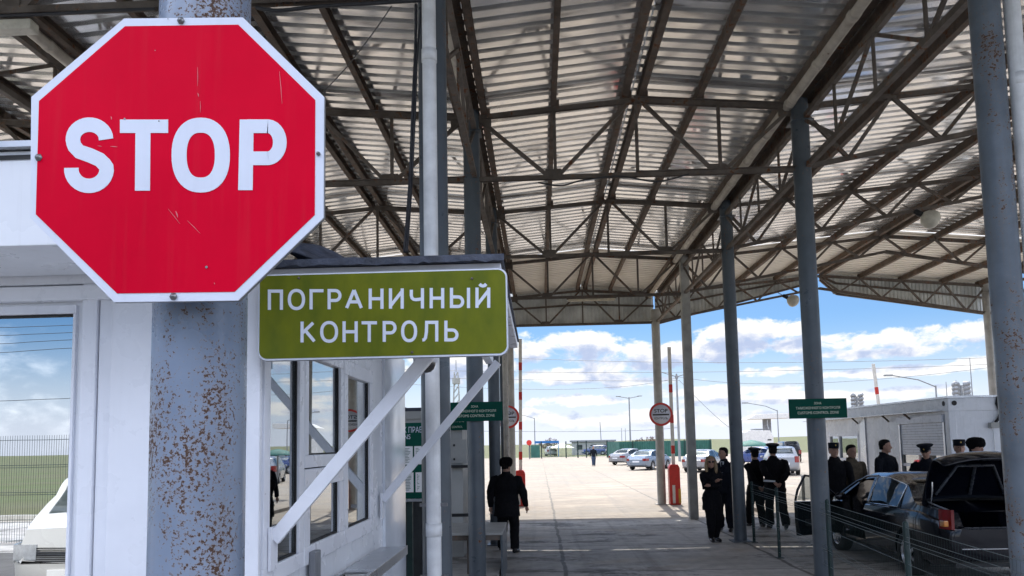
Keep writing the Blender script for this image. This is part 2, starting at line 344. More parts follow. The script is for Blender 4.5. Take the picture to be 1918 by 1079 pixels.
# ------------------------------------------------------------------ ground
def ground_mat():
    m = bpy.data.materials.new('concrete_slabs'); m.use_nodes = True; nt = m.node_tree; T = NT(nt); b = nt.nodes['Principled BSDF']
    geo = T.n('ShaderNodeNewGeometry'); P = geo.outputs['Position']; x, y, z = T.sep(P)
    n1 = T.noise(P, .35, 6, .6); n2 = T.noise(P, 3.5, 6, .65); n3 = T.noise(T.comb(T.m('MULTIPLY', x, .35), y, 0), 1.3, 5, .7, .4)
    c = T.mix(T.mr(n1, .35, .65), (.295, .235, .175), (.24, .20, .15))
    c = T.mix(T.mr(n2, .4, .7, 0, .35), c, (.26, .24, .22))
    # slabs inside the canopy's shadow: greyer, paler colour that lightens the shade
    c = T.mix(T.mr(T.m('ADD', y, T.m('MULTIPLY', n1, .4)), 19.6, 20.1, 1, 0), c, T.mix(T.mr(n2, .35, .65), (.54, .51, .48), (.39, .38, .36)))
    st = T.mr(T.m('ADD', n3, T.m('MULTIPLY', T.noise(P, 9, 5, .7), .3)), .66, .74, 0, 1); st = T.m('MULTIPLY', st, T.mr(T.noise(P, .5, 3), .40, .56, 0, .85))
    c = T.mix(T.m('MULTIPLY', st, T.mr(y, 19, 23, 1, .3)), c, (.06, .055, .05))
    n4 = T.noise(T.comb(T.m('MULTIPLY', x, .16), T.m('MULTIPLY', y, .5), 4), 1.0, 6, .62, .3)
    c = T.mix(T.mr(n4, .48, .58, 0, .42), c, (.22, .205, .185)); c = T.mix(T.mr(T.noise(T.comb(T.m('MULTIPLY', x, .5), y, 7), .8, 5, .6), .55, .66, 0, .5), c, (.44, .36, .27))
    n5 = T.noise(T.comb(T.m('MULTIPLY', x, 2.6), T.m('MULTIPLY', y, .05), 2), 1.0, 5, .6, .2)
    c = T.mix(T.m('MULTIPLY', T.mr(n5, .52, .66, 0, .45), T.mr(T.m('ABSOLUTE', T.m('SUBTRACT', x, 1.6)), 1.2, 3.2, 1, .15)), c, (.17, .155, .14))
    wob = T.m('MULTIPLY', T.m('SUBTRACT', T.noise(P, 1.2, 5), .5), .16)
    def line(v, pos, per, w):
        f = T.m('ABSOLUTE', T.m('SUBTRACT', T.m('FRACT', T.m('ADD', T.m('DIVIDE', T.m('SUBTRACT', T.m('ADD', v, wob), pos), per), 100.5)), .5))
        return T.mr(T.m('MULTIPLY', f, per), w*.5, w, 1, 0)
    ln = T.m('MAXIMUM', line(x, .38, 3.6, .045), line(y, 14.85, 2.9, .03))
    c = T.mix(T.m('MULTIPLY', ln, T.mr(y, 18, 60, .8, .25)), c, (.07, .065, .055))
    pale = T.mr(T.m('ABSOLUTE', T.m('SUBTRACT', T.m('ADD', y, T.m('MULTIPLY', wob, .5)), 15.25)), .05, .10, .6, 0)
    c = T.mix(pale, c, (.55, .54, .50))
    T.put(b.inputs['Base Color'], c); T.put(b.inputs['Roughness'], T.mr(n2, .3, .7, .55, .85))
    bp = T.n('ShaderNodeBump'); bp.inputs['Strength'].default_value = .35; bp.inputs['Distance'].default_value = .01
    T.put(bp.inputs['Height'], T.noise(P, 30, 6, .7)); nt.links.new(bp.outputs[0], b.inputs['Normal'])
    return m
M['concrete'] = ground_mat()
M['grass'] = mat('spring_grass', (.085, .11, .03), .9, 0, .3, .15, col2=(.11, .10, .05), coords='Object')
M['asphalt'] = mat('asphalt', (.10, .095, .09), .85, 0, .15, 1.5)
struct(MB().box(-3000, 3000, -800, 5000, -.6, -.02).build('terrain', 'grass'))
yard = struct(MB().add([(-26, -40, 0), (60, -40, 0), (60, 112, 0), (-26, 112, 0)], [(0, 1, 2, 3)]).build('concrete_yard', 'concrete'))
# the grass rises gently behind the yard
hb = MB(); pts = []
for i in range(25):
    x = -900+i*80; h = 2.9+1.6*math.sin(i*1.7)+1.2*math.sin(i*.6+1)+ (2.2 if x > 80 else -3.5)
    pts.append((x, 420, -.3)); pts.append((x, 900, max(-.2, h)))
hb.add(pts, [(2*i, 2*i+2, 2*i+3, 2*i+1) for i in range(24)]); struct(hb.build('far_hills', 'grass'))
struct(MB().add([(-30, -9.2, .004), (40, -9.2, .004), (40, -.6, .004), (-30, -.6, .004)], [(0, 1, 2, 3)]).build('added_asphalt', 'asphalt'))  # added dark ground behind the camera, cuts bounce light onto the roof ribs
pv = struct(MB().box(6.0, 12.0, 14.95, 26, -.01, .11).build('pavement', 'concrete', bevel=.01))
isl = struct(MB().box(-9.0, -.62, 2.15, 13.4, -.01, .15).build('kerb_island', 'concrete', bevel=.01))
# verge and kerb of the roadside behind the camera (mirrored by the booth window)
struct(MB().box(-60, -2, -40, -16.5, -.01, .10).build('grass_verge', 'grass'))
struct(MB().box(-60, -2, -16.45, -16.2, -.01, .16).build('kerb_stone', 'concpost'))
# ------------------------------------------------------------------ canopy
CY = [2.0, 6.1, 10.63, 15.2, 19.65, 24.3]
XL, XR, XRR, XLL, XL3 = -.90, 3.88, 14.5, -5.72, -10.5
canopy = thing('vehicle_canopy', 'large rusty steel canopy with corrugated roof over the border checkpoint lanes', 'canopy')
ZS, ZV, ZR = .16, 6.96, 7.19        # sheet at valley, sheet at ridge
def sheet(xa, za, xb, zb, y0=None, y1=None, name='roof_sheet', m='sheet'):
    if y0 is None: sheet(xa, za, xb, zb, 19.68, 24.55, m='litsheet'); y0, y1 = 1.3, 19.6
    b = MB(); p = .23; d = .085; y = y0
    M.setdefault(m, M['sheet']); pr = []
    while y < y1:
        pr += [(y, 0), (y+p*.56, 0), (y+p*.60, d), (y+p*.96, d)]; y += p
    vs = []; nx = 1
    for (yy, dz) in pr: vs += [(xa, yy, za+dz), (xb, yy, zb+dz)]
    b.add(vs, [(2*i, 2*i+1, 2*i+3, 2*i+2) for i in range(len(pr)-1)])
    return b.build(name, m, canopy)
def truss(y, x0, x1, zt0, ztm, zb0, zbm, n, name='roof_truss'):
    """top chord zt0 at ends, ztm at mid; bottom chord zb0 ends, zbm mid; n panels per half"""
    b = MB(); xm = (x0+x1)/2
    def zt(x): k = 1-abs(x-xm)/(xm-x0); return zt0+(ztm-zt0)*k
    def zb(x): k = 1-abs(x-xm)/(xm-x0); return zb0+(zbm-zb0)*k
    for s in (-1, 1):
        e = x0 if s < 0 else x1
        for off in (-.032, .032):
            b.angle((e, y+off, zt(e)), (xm, y+off, ztm), .065, flip=1 if off > 0 else -1); b.angle((e, y+off, zb(e)), (xm, y+off, zbm), .06, flip=1 if off > 0 else -1)
    return b, zt, zb
for y in CY:
    for (x0, x1) in ((XL3, XLL), (XLL, XL), (XL, XR)):
        b, zt, zb = truss(y, x0, x1, 6.80, 6.99, 5.87, 5.87, 2); q = (x1-x0)/4
        for k in range(4):
            xa = x0+q*k; xb = xa+q
            if k % 2 == 0: b.bar((xa+.1, y, zt(xa)), (xb-.05, y, zb(xb)), .05, .05)
            else: b.bar((xa+.05, y, zb(xa)), (xb-.1 if k == 3 else xb-.04, y, zt(xb)), .05, .05)
            if k: b.bar((xa+.03, y, zb(xa)), (xa+.03, y, zt(xa)), .045, .045)
        for px_ in (x0+.2, x1-.2): b.box(px_-.1, px_+.1, y-.006, y+.006, zt(px_)-.14, zt(px_)-.02)
        b.box(x0+q-.12, x0+q+.12, y-.007, y+.007, 5.89, 6.0); b.box(x1-q-.12, x1-q+.12, y-.007, y+.007, 5.89, 6.0)
        b.build('roof_truss', 'steel', canopy)
    b, zt, zb = truss(y, XR, XRR, 6.80, 7.27, 5.9, 6.86, 8); nn = 16; q = (XRR-XR)/nn
    for k in range(nn):
        xa = XR+q*k; xb = xa+q
        if k % 2 == 0: b.bar((xa, y, zt(xa)), (xb, y, zb(xb)), .05, .05)
        else: b.bar((xa, y, zb(xa)), (xb, y, zt(xb)), .05, .05)
    b.build('roof_truss', 'steel', canopy)
# longitudinal lattice beams along column rows
for X in (XL, XR, XLL, XRR):
    b = MB()
    dx = .05
    b.bar((X+dx, 1.9, 6.62), (X+dx, 24.4, 6.62), .07, .07); b.bar((X+dx, 1.9, 5.90), (X+dx, 24.4, 5.90), .07, .07)
    for i in range(len(CY)-1):
        L = CY[i+1]-CY[i]; q = L/4
        for k in range(4):
            ya = CY[i]+q*k
            if k % 2 == 0: b.bar((X+dx, ya, 6.62), (X+dx, ya+q, 5.90), .04, .04)
            else: b.bar((X+dx, ya, 5.90), (X+dx, ya+q, 6.62), .04, .04)
            if k: b.bar((X+dx, ya, 5.9), (X+dx, ya, 6.62), .032, .032)
    b.build('lattice_beam', 'steel', canopy)
def purlin(X, z, w=.07, h=.13):
    b = MB(); y0, y1 = 1.35, 24.45
    b.box(X-w/2, X-w/2+.008, y0, y1, z-h, z-.002); b.box(X-w/2+.009, X+w/2, y0, y1, z-h, z-h+.008); b.box(X-w/2+.009, X+w/2, y0, y1, z-.010, z-.002)
    for yy in CY: b.box(X+w/2+.002, X+w/2+.045, yy-.05, yy+.05, z-h-.05, z-.04)
    return b.build('purlin', 'purlin', canopy)
for (x0, x1) in ((XL3, XLL), (XLL, XL), (XL, XR)):
    xm = (x0+x1)/2; sl_ = (ZR-ZV)/(xm-x0)
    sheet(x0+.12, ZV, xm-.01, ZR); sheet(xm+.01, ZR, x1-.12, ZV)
    for xx in (x0+.2, x0+1.22, xm-.12, xm+.12, x1-1.45, x1-.2): purlin(xx, ZR-abs(xx-xm)*sl_-.012, .09 if abs(xx-xm) < .3 else .075)
    b = MB(); b.box(xm-.2, xm+.2, 1.3, 24.55, ZR+.06, ZR+.066); b.build('ridge_cap', 'sheet', canopy)
xm = (XR+XRR)/2; ZR2 = 7.45
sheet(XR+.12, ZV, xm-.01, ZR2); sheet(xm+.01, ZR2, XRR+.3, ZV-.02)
for xx in (XR+.2, XR+1.35, XR+2.65, XR+3.95, xm-.14, xm+.14, XRR-3.95, XRR-2.65, XRR-1.35, XRR-.2): purlin(xx, ZR2-abs(xx-xm)*(ZR2-ZV)/(xm-XR)-.014, .09, .15)
MB().box(xm-.2, xm+.2, 1.3, 24.55, ZR2+.06, ZR2+.066).build('ridge_cap', 'sheet', canopy)
# valley gutters: brown channel carrying a white drain pipe
for X, dxp in ((XL, -.03), (XR, -.17), (XLL, 0)):
    MB().box(X-.15, X+.15, 1.35, 24.5, 6.985, 7.0).box(X-.16, X-.15, 1.35, 24.5, 6.84, 7.06).box(X+.15, X+.16, 1.35, 24.5, 6.84, 7.06).build('valley_gutter', 'purlin', canopy)
    b = MB(); b.tube([(X+dxp, 2.2, 6.90-.04), (X+dxp, 24.2, 6.74)], .07, 14)
    for k in range(20):
        yy = 2.8+k*1.1; zz = 6.86-.12*(yy-2.2)/22; b.lathe([(.071, yy-.05), (.077, yy-.05), (.077, yy+.05), (.071, yy+.05)], (X+dxp, 0, zz), 'Y', 14, cap=False)
    b.build('drain_pipe', 'oldpipe', canopy)
# columns
def column(X, Y, kind='round', m='column', w=.24, ztop=6.9):
    b = MB()
    if kind == 'round':
        b.lathe([(w/2, .02), (w/2, ztop)], (X, Y, 0), 'Z', 28); b.box(X-w*.75, X+w*.75, Y-w*.75, Y+w*.75, 0.001, .022)
        b.box(X-w*.62, X+w*.62, Y-w*.6, Y+w*.6, ztop-.34, ztop-.325)
        o = b.build('column', m, canopy)
    else:
        b.box(X-w/2, X+w/2, Y-w/2, Y+w/2, .001, ztop); o = b.build('column', m, canopy, bevel=.012)
    return o
_pc = at(371, 900, 2.0).x
column(_pc, 2.0, 'round', 'colrust', .243)
column(-.84, 6.1, 'round', 'column', .24)
for y in CY[2:4]: column(XL, y, 'round', 'column', .24)
column(XL, CY[4], 'sq', 'column', .2); column(XL, CY[5], 'round', 'concpost', .26, 6.3)
for xx, y in zip((3.72, 3.80, 3.88, 3.95), CY[:4]): column(xx, y, 'round', 'colworn' if y < 8 else 'column', .232 if y < 8 else .25)
column(3.94, CY[4], 'sq', 'concpost', .22); column(XR, CY[5], 'round', 'concpost', .27, 6.3)
for y in CY[1:]: column(XLL, y, 'sq', 'column', .22)
for y in CY: column(XRR, y, 'round', 'concpost', .25)
for y in CY: column(XL3, y, 'sq', 'column', .22)
# fascia at the far end
def fascia(x0, x1, ztf, zbf, Y=24.62):
    b = MB(); p = .12; x = x0; vs = []
    while x < x1-1e-6:
        for dx, dy in ((0, 0), (.045, 0), (.06, .025), (.105, .025)):
            xx = min(x+dx, x1); vs += [(xx, Y+dy, zbf(xx)), (xx, Y+dy, ztf(xx))]
        x += p
    b.add(vs, [(2*i, 2*i+1, 2*i+3, 2*i+2) for i in range(len(vs)//2-1)])
    b.build('fascia_panel', 'fascia', canopy)
    n = 10
    for lo_ in (0, 1):
     r = MB()
     for i in range(n):
        xa = x0+(x1-x0)*i/n; xb = x0+(x1-x0)*(i+1)/n
        if not lo_: r.bar((xa, Y-.04, zbf(xa)+.0), (xb, Y-.04, zbf(xb)+.0), .07, .06)
        if lo_: r.bar((xa, Y-.04, (zbf(xa)+ztf(xa))/2), (xb, Y-.04, (zbf(xb)+ztf(xb))/2), .05, .06)
     r.build('fascia_rail', 'steel', canopy)
for (x0, x1) in ((XL3, XLL), (XLL, XL), (XL, XR)):
    xm0 = (x0+x1)/2
    fascia(x0, x1, lambda x, xm0=xm0: ZR-abs(x-xm0)*(ZR-ZV)/2.4+.05, lambda x: 5.93)
sl2 = (ZR2-ZV)/(xm-XR)
fascia(XR+.05, xm-.35, lambda x: ZR2-abs(x-xm)*sl2+.05, lambda x: 5.85+(x-XR)*.243)
fascia(xm+.15, XRR+.1, lambda x: ZR2-abs(x-xm)*sl2+.05, lambda x: 5.95+max(0, XRR-x)*.165-max(0, .45-(x-xm-.15))*-.9 if x < xm+.6 else 5.95+(XRR-x)*.165)
# downpipes on columns
def downpipe(pts, r, clamps, m='pipe'):
    b = MB().tube(pts, r, 18)
    p0 = Vector(pts[0])
    for z in clamps: b.lathe([(r+.001, z-.05), (r+.006, z-.05), (r+.006, z+.05), (r+.001, z+.05)], (p0.x, p0.y, 0), 'Z', 18, cap=False)
    o = b.build('downpipe', m, canopy)
    k = MB()
    for z in clamps[:2]: k.box(p0.x-r-.05, p0.x+r+.05, p0.y-.012, p0.y+.012, z+.18, z+.205)
    k.build('pipe_clamp', 'bolt', o)
    return o
downpipe([(-.835, 5.88, .3), (-.835, 5.88, 5.75), (-.835, 5.88, 6.7)], .058, [.8, 1.35, 3.3, 5.2], 'pipe')
downpipe([(4.00, 6.05, .02), (3.99, 6.05, 6.9)], .062, [.8, 1.9, 3.3, 4.9])
downpipe([(XL+.05, 19.45, .02), (XL+.05, 19.45, 6.5)], .07, [.8, 2.6, 4.5], 'oldpipe')
downpipe([(XRR+.05, 24.0, .02), (XRR+.05, 24.0, 6.8)], .08, [.8, 2.2, 4.8], 'pipe')
# hanging lamps
def highbay(px, py, Y, lab):
    p = at(px, py, Y); t = thing('canopy_lamp', lab, 'lamp', p, group='dome lamps hung under the canopy')
    MB().lathe([(.02, .17), (.06, .15), (.13, .09), (.17, 0), (.165, -.07), (.11, -.13), (.03, -.16)], n=20).build('lamp_shade', 'lamp', t)
    MB().lathe([(.015, .16), (.05, .165), (.05, .3), (.015, .31)], n=12).build('lamp_housing', 'black', t)
    MB().tube([(0, 0, .3), (0, 0, .55)], .01, 6).build('stem', 'steel', t); t.rotation_euler = (0, R(-60), 0); return t
highbay(1742, 410, 13.2, 'dome lamp under the right bay of the canopy, nearest the large right column')
highbay(1485, 563, 20.5, 'dome lamp hanging at the lower edge of the far fascia, against the sky')
tl = thing('strip_lamp', 'long fluorescent strip lamp on the far fascia of the middle bay', 'lamp', at(1108, 562, 23.9))
MB().box(-.75, .75, -.05, .05, -.03, .04).build('tube_cover', 'lamp', tl, bevel=.012); MB().box(-.8, .8, -.04, .04, .042, .07).build('lamp_body', 'steel', tl)
tl = thing('strip_lamp', 'yellowed strip lamp on the nearest beam, upper left behind the octagonal sign', 'lamp', at(40, 52, 6.05))
MB().box(-.6, .12, -.06, .06, -.04, .05).build('tube_cover', 'lamp', tl, bevel=.015); MB().box(-.6, .12, -.04, .04, .052, .08).build('lamp_body', 'steel', tl)
# loose cables
def cable(name, pts, r, lab, group=None, m='wire'):
    # quadratic smoothing through points
    P = [Vector(p) for p in pts]; out = []
    for i in range(len(P)-1):
        p0 = P[max(i-1, 0)]; p1 = P[i]; p2 = P[i+1]; p3 = P[min(i+2, len(P)-1)]
        for k in range(6):
            t = k/6; out.append(.5*((2*p1)+(p2-p0)*t+(2*p0-5*p1+4*p2-p3)*t*t+(3*p1-p0-3*p2+p3)*t**3))
    out.append(P[-1]); return tag(MB().tube(out, r, 6).build(name, m), lab, 'cable', group)
cable('hanging_cable', [at(779, 8, 6.0), at(778, 90, 6.0), at(773, 200, 5.95), at(768, 330, 5.9), at(758, 472, 5.4)], .012, 'pair of black cables hanging beside the column with the white downpipe')
cable('hanging_cable', [at(790, 5, 5.98), at(781, 110, 5.98), at(777, 220, 5.93), at(770, 360, 5.88), at(762, 472, 5.35)], .009, 'thinner black cable left of the white downpipe, running down from the beam')
cable('slack_wire', [at(733, 12, 6.2), at(700, 60, 6.8), at(650, 125, 8), at(606, 172, 9)], .006, 'thin wire slanting from the nearest beam toward the octagonal sign')
cable('beam_cable', [at(480, 14, 5.98), at(520, 20, 5.97), at(600, 12, 5.97), at(700, 6, 5.97), at(800, 0, 5.97)], .016, 'black cable tied along the nearest truss beam')
cable('beam_cable', [at(0, 30, 5.98), at(100, 26, 5.97), at(200, 20, 5.97), at(290, 17, 5.97)], .014, 'black cable on the nearest beam left of the rusty post')
cable('festoon_cable', [at(1008, 342, 10.5), at(1050, 348, 10.45), at(1090, 338, 10.5), at(1160, 330, 10.5), at(1230, 340, 10.4), at(1290, 326, 10.5)], .012, 'cable sagging below the second truss chord in the middle bay')
# ------------------------------------------------------------------ octagonal sign on the rusty post
SY = 1.78
PPM = F_PX/SY
st = thing('stop_sign', 'large red octagonal STOP sign bolted to the rusty grey post', 'road sign', at(331, 299, SY))
so_ = st.location.copy()
def sl(px, py, y=SY):                       # photo pixel -> coordinates local to the sign
    return at(px, py, y)-so_
def outl(pts, dy): return [(q.x, q.z) for q in (sl(a, b) for a, b in pts)]
octo = [(233, 35), (455, 33), (607, 182), (606, 408), (446, 563), (214, 566), (57, 408), (59, 182)]
cx_, cy_ = 332, 299
inn = [(cx_+(a-cx_)*.965, cy_+(b-cy_)*.965) for a, b in octo]
inn = [(232+3, 50), (447, 47), (591, 188), (590, 403), (440, 547), (220, 550), (68, 402), (74, 190)]
MB().prism(outl(octo, 0), -.001, .0015).build('sign_border', 'signwhite', st)
MB().prism([(x*1.003, z*1.003) for x, z in outl(octo, 0)], .002, .012).build('sign_plate', 'signback', st, bevel=.001)
MB().prism(outl(inn, 0), -.0022, -.0012).build('red_face', 'signred', st)
def ribbon(path, w, y0, y1, b, close=False):
    """flat stroke in the sign plane, path in pixels, w in pixels"""
    n = len(path); L = []; Rr = []
    for i, p in enumerate(path):
        a = path[(i-1) % n] if (close or i > 0) else p; c = path[(i+1) % n] if (close or i < n-1) else p
        dx, dy = c[0]-a[0], c[1]-a[1]; l = math.hypot(dx, dy) or 1; nx, ny = -dy/l, dx/l
        ww = w[i] if isinstance(w, list) else w
        L.append((p[0]+nx*ww/2, p[1]+ny*ww/2)); Rr.append((p[0]-nx*ww/2, p[1]-ny*ww/2))
    vs = []
    for y in (y0, y1):
        for q in L+Rr: p3 = sl(*q); vs.append((p3.x, y, p3.z))
    fs = []; m2 = 2*n; rng = range(n if close else n-1)
    for i in rng:
        j = (i+1) % n
        fs += [(i, j, n+j, n+i), (m2+i, m2+n+i, m2+n+j, m2+j), (i, m2+i, m2+j, j), (n+i, n+j, m2+n+j, m2+n+i)]
    if not close: fs += [(0, n, m2+n, m2), (n-1, 2*n-1, m2+2*n-1, m2+n-1)]
    b.add(vs, fs)
def arc(cx, cy, rx, ry, a0, a1, n=14): return [(cx+rx*math.cos(R(a0+(a1-a0)*i/n)), cy+ry*math.sin(R(a0+(a1-a0)*i/n))) for i in range(n+1)]
y0, y1 = -.0034, -.0023
b = MB()
S = arc(168, 260, 33, 26, -5, -180, 12)+arc(166, 263, 31, 22, -190, -240, 5)+[(164, 290)]
S = [(200, 262)]+arc(169, 262, 31, 27.5, -15, -195, 16)+[(141, 275), (150, 285), (170, 292), (188, 300), (197, 309)]+arc(168, 318, 33, 31, -8, 185, 16)
ribbon(S, 27, y0, y1, b); b.build('letter', 'signwhite', st)
b = MB(); T_ = [(226, 225), (316, 225), (316, 250), (283, 250), (282, 358), (254, 358), (255, 250), (226, 250)]
b.prism(outl(T_, 0), y0, y1); b.build('letter', 'signwhite', st)
b = MB(); ribbon([(377+40.5*math.copysign(abs(math.cos(t))**.86, math.cos(t)), 291.5+56*math.copysign(abs(math.sin(t))**.86, math.sin(t))) for t in [2*PI*i/48 for i in range(48)]], 28, y0, y1, b, True); b.build('letter', 'signwhite', st)
b = MB(); b.prism(outl([(450, 225), (476, 225), (474, 357), (447, 357)], 0), y0, y1)
P_ = [(464, 237.5), (503, 237.5)]+arc(502, 267.5, 23, 30, -86, 86, 14)+[(502, 297.5), (464, 297.5)]
ribbon(P_, 25.5, y0-.00015, y1-.00015, b); b.build('letter', 'signwhite', st)
for (bx, by, r_) in ((340, 40, .0095), (326, 556, .0095), (74, 296, .0095), (597, 289, .005)):
    p = sl(bx, by); MB().lathe([(r_, -.002), (r_, -.005), (r_*.6, -.0055), (r_*.55, -.011), (r_*.2, -.012)], (p.x, 0, p.z), 'Y', 6 if r_ > .006 else 12).build('bolt', 'bolt', st)
# scratches on the face
M['scratchpink'] = mat('scratch_pink', (.60, .13, .16), .6)
b = MB()
for (xa, ya, xb, yb, w) in ((371, 127, 371, 162, 1.2), (371, 175, 373, 182, 2), (376, 190, 376, 212, 1), (524, 135, 529, 195, 1.3), (184, 274, 192, 275, 1.2), (208, 275, 221, 276, 1.6), (316, 392, 338, 420, 1), (330, 396, 334, 408, 2.4), (352, 414, 376, 438, 1), (209, 219, 210, 225, 2), (402, 530, 403, 533, 1.4)):
    b = MB(); ribbon([(xa, ya), ((xa+xb)/2+.4, (ya+yb)/2), (xb, yb)], [w*.4, w, w*.3], -.0030, -.0024, b); b.build('scratch', 'scratchpink', st)
b = MB()
for (xa, ya, r_) in ((388, 501, 2.6), (235, 224, 2), (299, 228, 1.6), (292, 96, 0.8), (210, 53, 1.5), (316, 37, 1.2)):
    b = MB(); p = sl(xa, ya); b.lathe([(r_/PPM, -.0042), (r_/PPM, -.0036)], (p.x, 0, p.z), 'Y', 8).build('paint_chip', 'bolt', st)
# strap round the post at the back of the sign
MB().box(-.16, .20, .012, .035, .10, .13).box(-.16, .20, .012, .035, -.2, -.17).build('mounting_rail', 'signback', st)
# ------------------------------------------------------------------ near booth
BX, BY0, BY1, BZ0 = -1.10, 2.90, 6.02, .15
booth = thing('control_booth', 'white panelled passport control booth beside the rusty post', 'booth', (0, 0, 0))
XW = -5.6
b = MB()
HT = 2.72
# front wall (facing the camera) with a wide window opening, left of x=-1.62
wL, wR, wB, wT = -5.2, atx(148, 572, -1).x, 1.02, 0
p_tl = at(148, 572, BY0); p_r = at(285, 800, BY0)
wR = p_tl.x; wT = p_tl.z
b.box(wR, BX, BY0, BY0+.08, BZ0, HT); b.box(XW, wL, BY0, BY0+.08, BZ0, HT)
b.box(wL, wR, BY0, BY0+.08, BZ0, wB); b.box(wL, wR, BY0, BY0+.08, wT, HT)
b.box(XW, BX-.081, BY1-.08, BY1, BZ0, HT); b.box(XW, XW+.08, BY0+.081, BY1-.081, BZ0, HT)
b.build('wall', 'whitewall', booth)
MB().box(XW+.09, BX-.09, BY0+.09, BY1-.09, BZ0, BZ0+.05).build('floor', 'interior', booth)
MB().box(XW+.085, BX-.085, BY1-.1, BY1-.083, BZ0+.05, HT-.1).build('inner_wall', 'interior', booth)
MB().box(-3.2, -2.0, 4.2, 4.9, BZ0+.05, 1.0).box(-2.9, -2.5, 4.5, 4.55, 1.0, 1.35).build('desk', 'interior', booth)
# side wall (facing +x) built round the window openings
def wy(px): return atx(px, 830, BX).y
yw = dict(a=wy(497), b=wy(545), c=wy(582), d=wy(632), e=wy(646), f=wy(679), g=wy(694), h=wy(716))
zt_, zb_ = atx(648, 676, BX).z+.0, atx(648, 1018, BX).z
b = MB()
b.box(BX-.08, BX, BY0+.081, yw['a']-.06, BZ0, HT); b.box(BX-.08, BX, yw['a']-.06, yw['g'], BZ0, zb_); b.box(BX-.08, BX, yw['a']-.06, yw['g'], zt_, HT); b.box(BX-.08, BX, yw['g'], BY1, BZ0, HT)
b.build('wall', 'whitewall', booth)
MB().box(BX+.001, BX+.02, yw['h'], BY1, BZ0, HT-.02).build('side_panel', mat('glossy_white_panel', (.72, .76, .83), .14, 0, .04, 2, bump=.06), booth)
def win(ya, yb, za, zb, fr=.05, nm='window', x=BX, glass='glass'):
    b = MB(); x0, x1 = x-.03, x+.018
    b.box(x0, x1, ya, yb, za, za+fr).box(x0, x1, ya, yb, zb-fr, zb).box(x0, x1, ya, ya+fr, za+fr, zb-fr).box(x0, x1, yb-fr, yb, za+fr, zb-fr)
    f = b.build(nm, 'white', booth, bevel=.004)
    MB().box(x-.012, x-.006, ya+fr-.01, yb-fr+.01, za+fr-.01, zb-fr+.01).build('pane', glass, f)
    g_ = MB(); gx = x+.0185
    g_.box(x-.005, x+.004, ya+fr, ya+fr+.008, za+fr, zb-fr).box(x-.005, x+.004, yb-fr-.008, yb-fr, za+fr, zb-fr).box(x-.005, x+.004, ya+fr+.008, yb-fr-.008, za+fr, za+fr+.008).build('gasket', 'black', f)
    return f
win(yw['a']-.06, (yw['b']+yw['c'])/2-.005, zb_, zt_, .07)
zm = atx(606, 862, BX).z
win((yw['b']+yw['c'])/2, (yw['d']+yw['e'])/2-.01, zm-.03, zt_, .06)
win((yw['b']+yw['c'])/2, (yw['d']+yw['e'])/2-.01, zb_, zm-.035, .085, 'casement')
f = win((yw['d']+yw['e'])/2, yw['g'], zb_, zt_, .085)
MB().box(BX+.019, BX+.05, wy(572), wy(583), 1.28, 1.52).build('window_latch', mat('grey_plastic', (.2, .21, .23), .4), booth, bevel=.006)
# front window : frame, glass with mirror film
b = MB(); x0, x1, y0, y1 = wL, wR, BY0-.018, BY0+.04
b.box(x0, x1, y0, y1, wB, wB+.045).box(x0, x1, y0, y1, wT-.035, wT).box(x0, x0+.05, y0, y1, wB+.045, wT-.035).box(x1-.012, x1+.0, y0, y1, wB+.045, wT-.035).box(-3.36, -3.30, y0, y1, wB+.045, wT-.035)
wf = b.build('front_window', 'white', booth, bevel=.003)
MB().box(x0+.04, x1-.005, BY0+.01, BY0+.016, wB+.03, wT-.02).build('pane', 'mirrorglass', wf)
MB().box(x0+.05, x1-.012, BY0-.004, BY0+.008, wT-.043, wT-.036).build('gasket', 'black', wf)
# pvc corner trims of the front wall (stepped profiles seen as vertical lines)
t0 = at(148, 800, BY0).x
for i, (pa, pb, d) in enumerate(((150, 178, .030), (180, 205, .018), (207, 287, .036), (455, 488, .03))):
    xa, xb = at(pa, 800, BY0-.02).x, at(pb, 800, BY0-.02).x
    MB().box(xa, xb, BY0-d, BY0-.001, BZ0, wT+.10 if i < 3 else HT-.03).build('wall_trim', 'white', booth, bevel=.006)
xr = at(487, 800, BY0-.02).x
for pa, pb, d in ((470, 505, .05), (511, 536, .035), (539, 566, .045)):
    za, zb = at(20, pb, BY0-.03).z, at(20, pa, BY0-.03).z
    MB().box(XW, at(330, 500, BY0).x, BY0-d, BY0-.001, za, zb).build('wall_moulding', 'white', booth, bevel=.006)
# projecting parapet box over the front window
PY = 2.42
z1, z0 = at(20, 268, PY).z, at(20, 461, PY).z
xe = at(425, 400, PY).x
MB().box(XW, xe, PY, BY0-.052, z0, z1-.03).build('parapet_box', 'whitewall', booth, bevel=.004)
MB().box(XW-.02, xe+.02, PY-.03, BY0+.1, z1-.026, z1-.005).build('parapet_cap', 'steelshelf', booth)
MB().box(XW, xe-.002, PY-.005, PY-.001, z1-.06, z1-.045).build('seal_strip', 'black', booth)
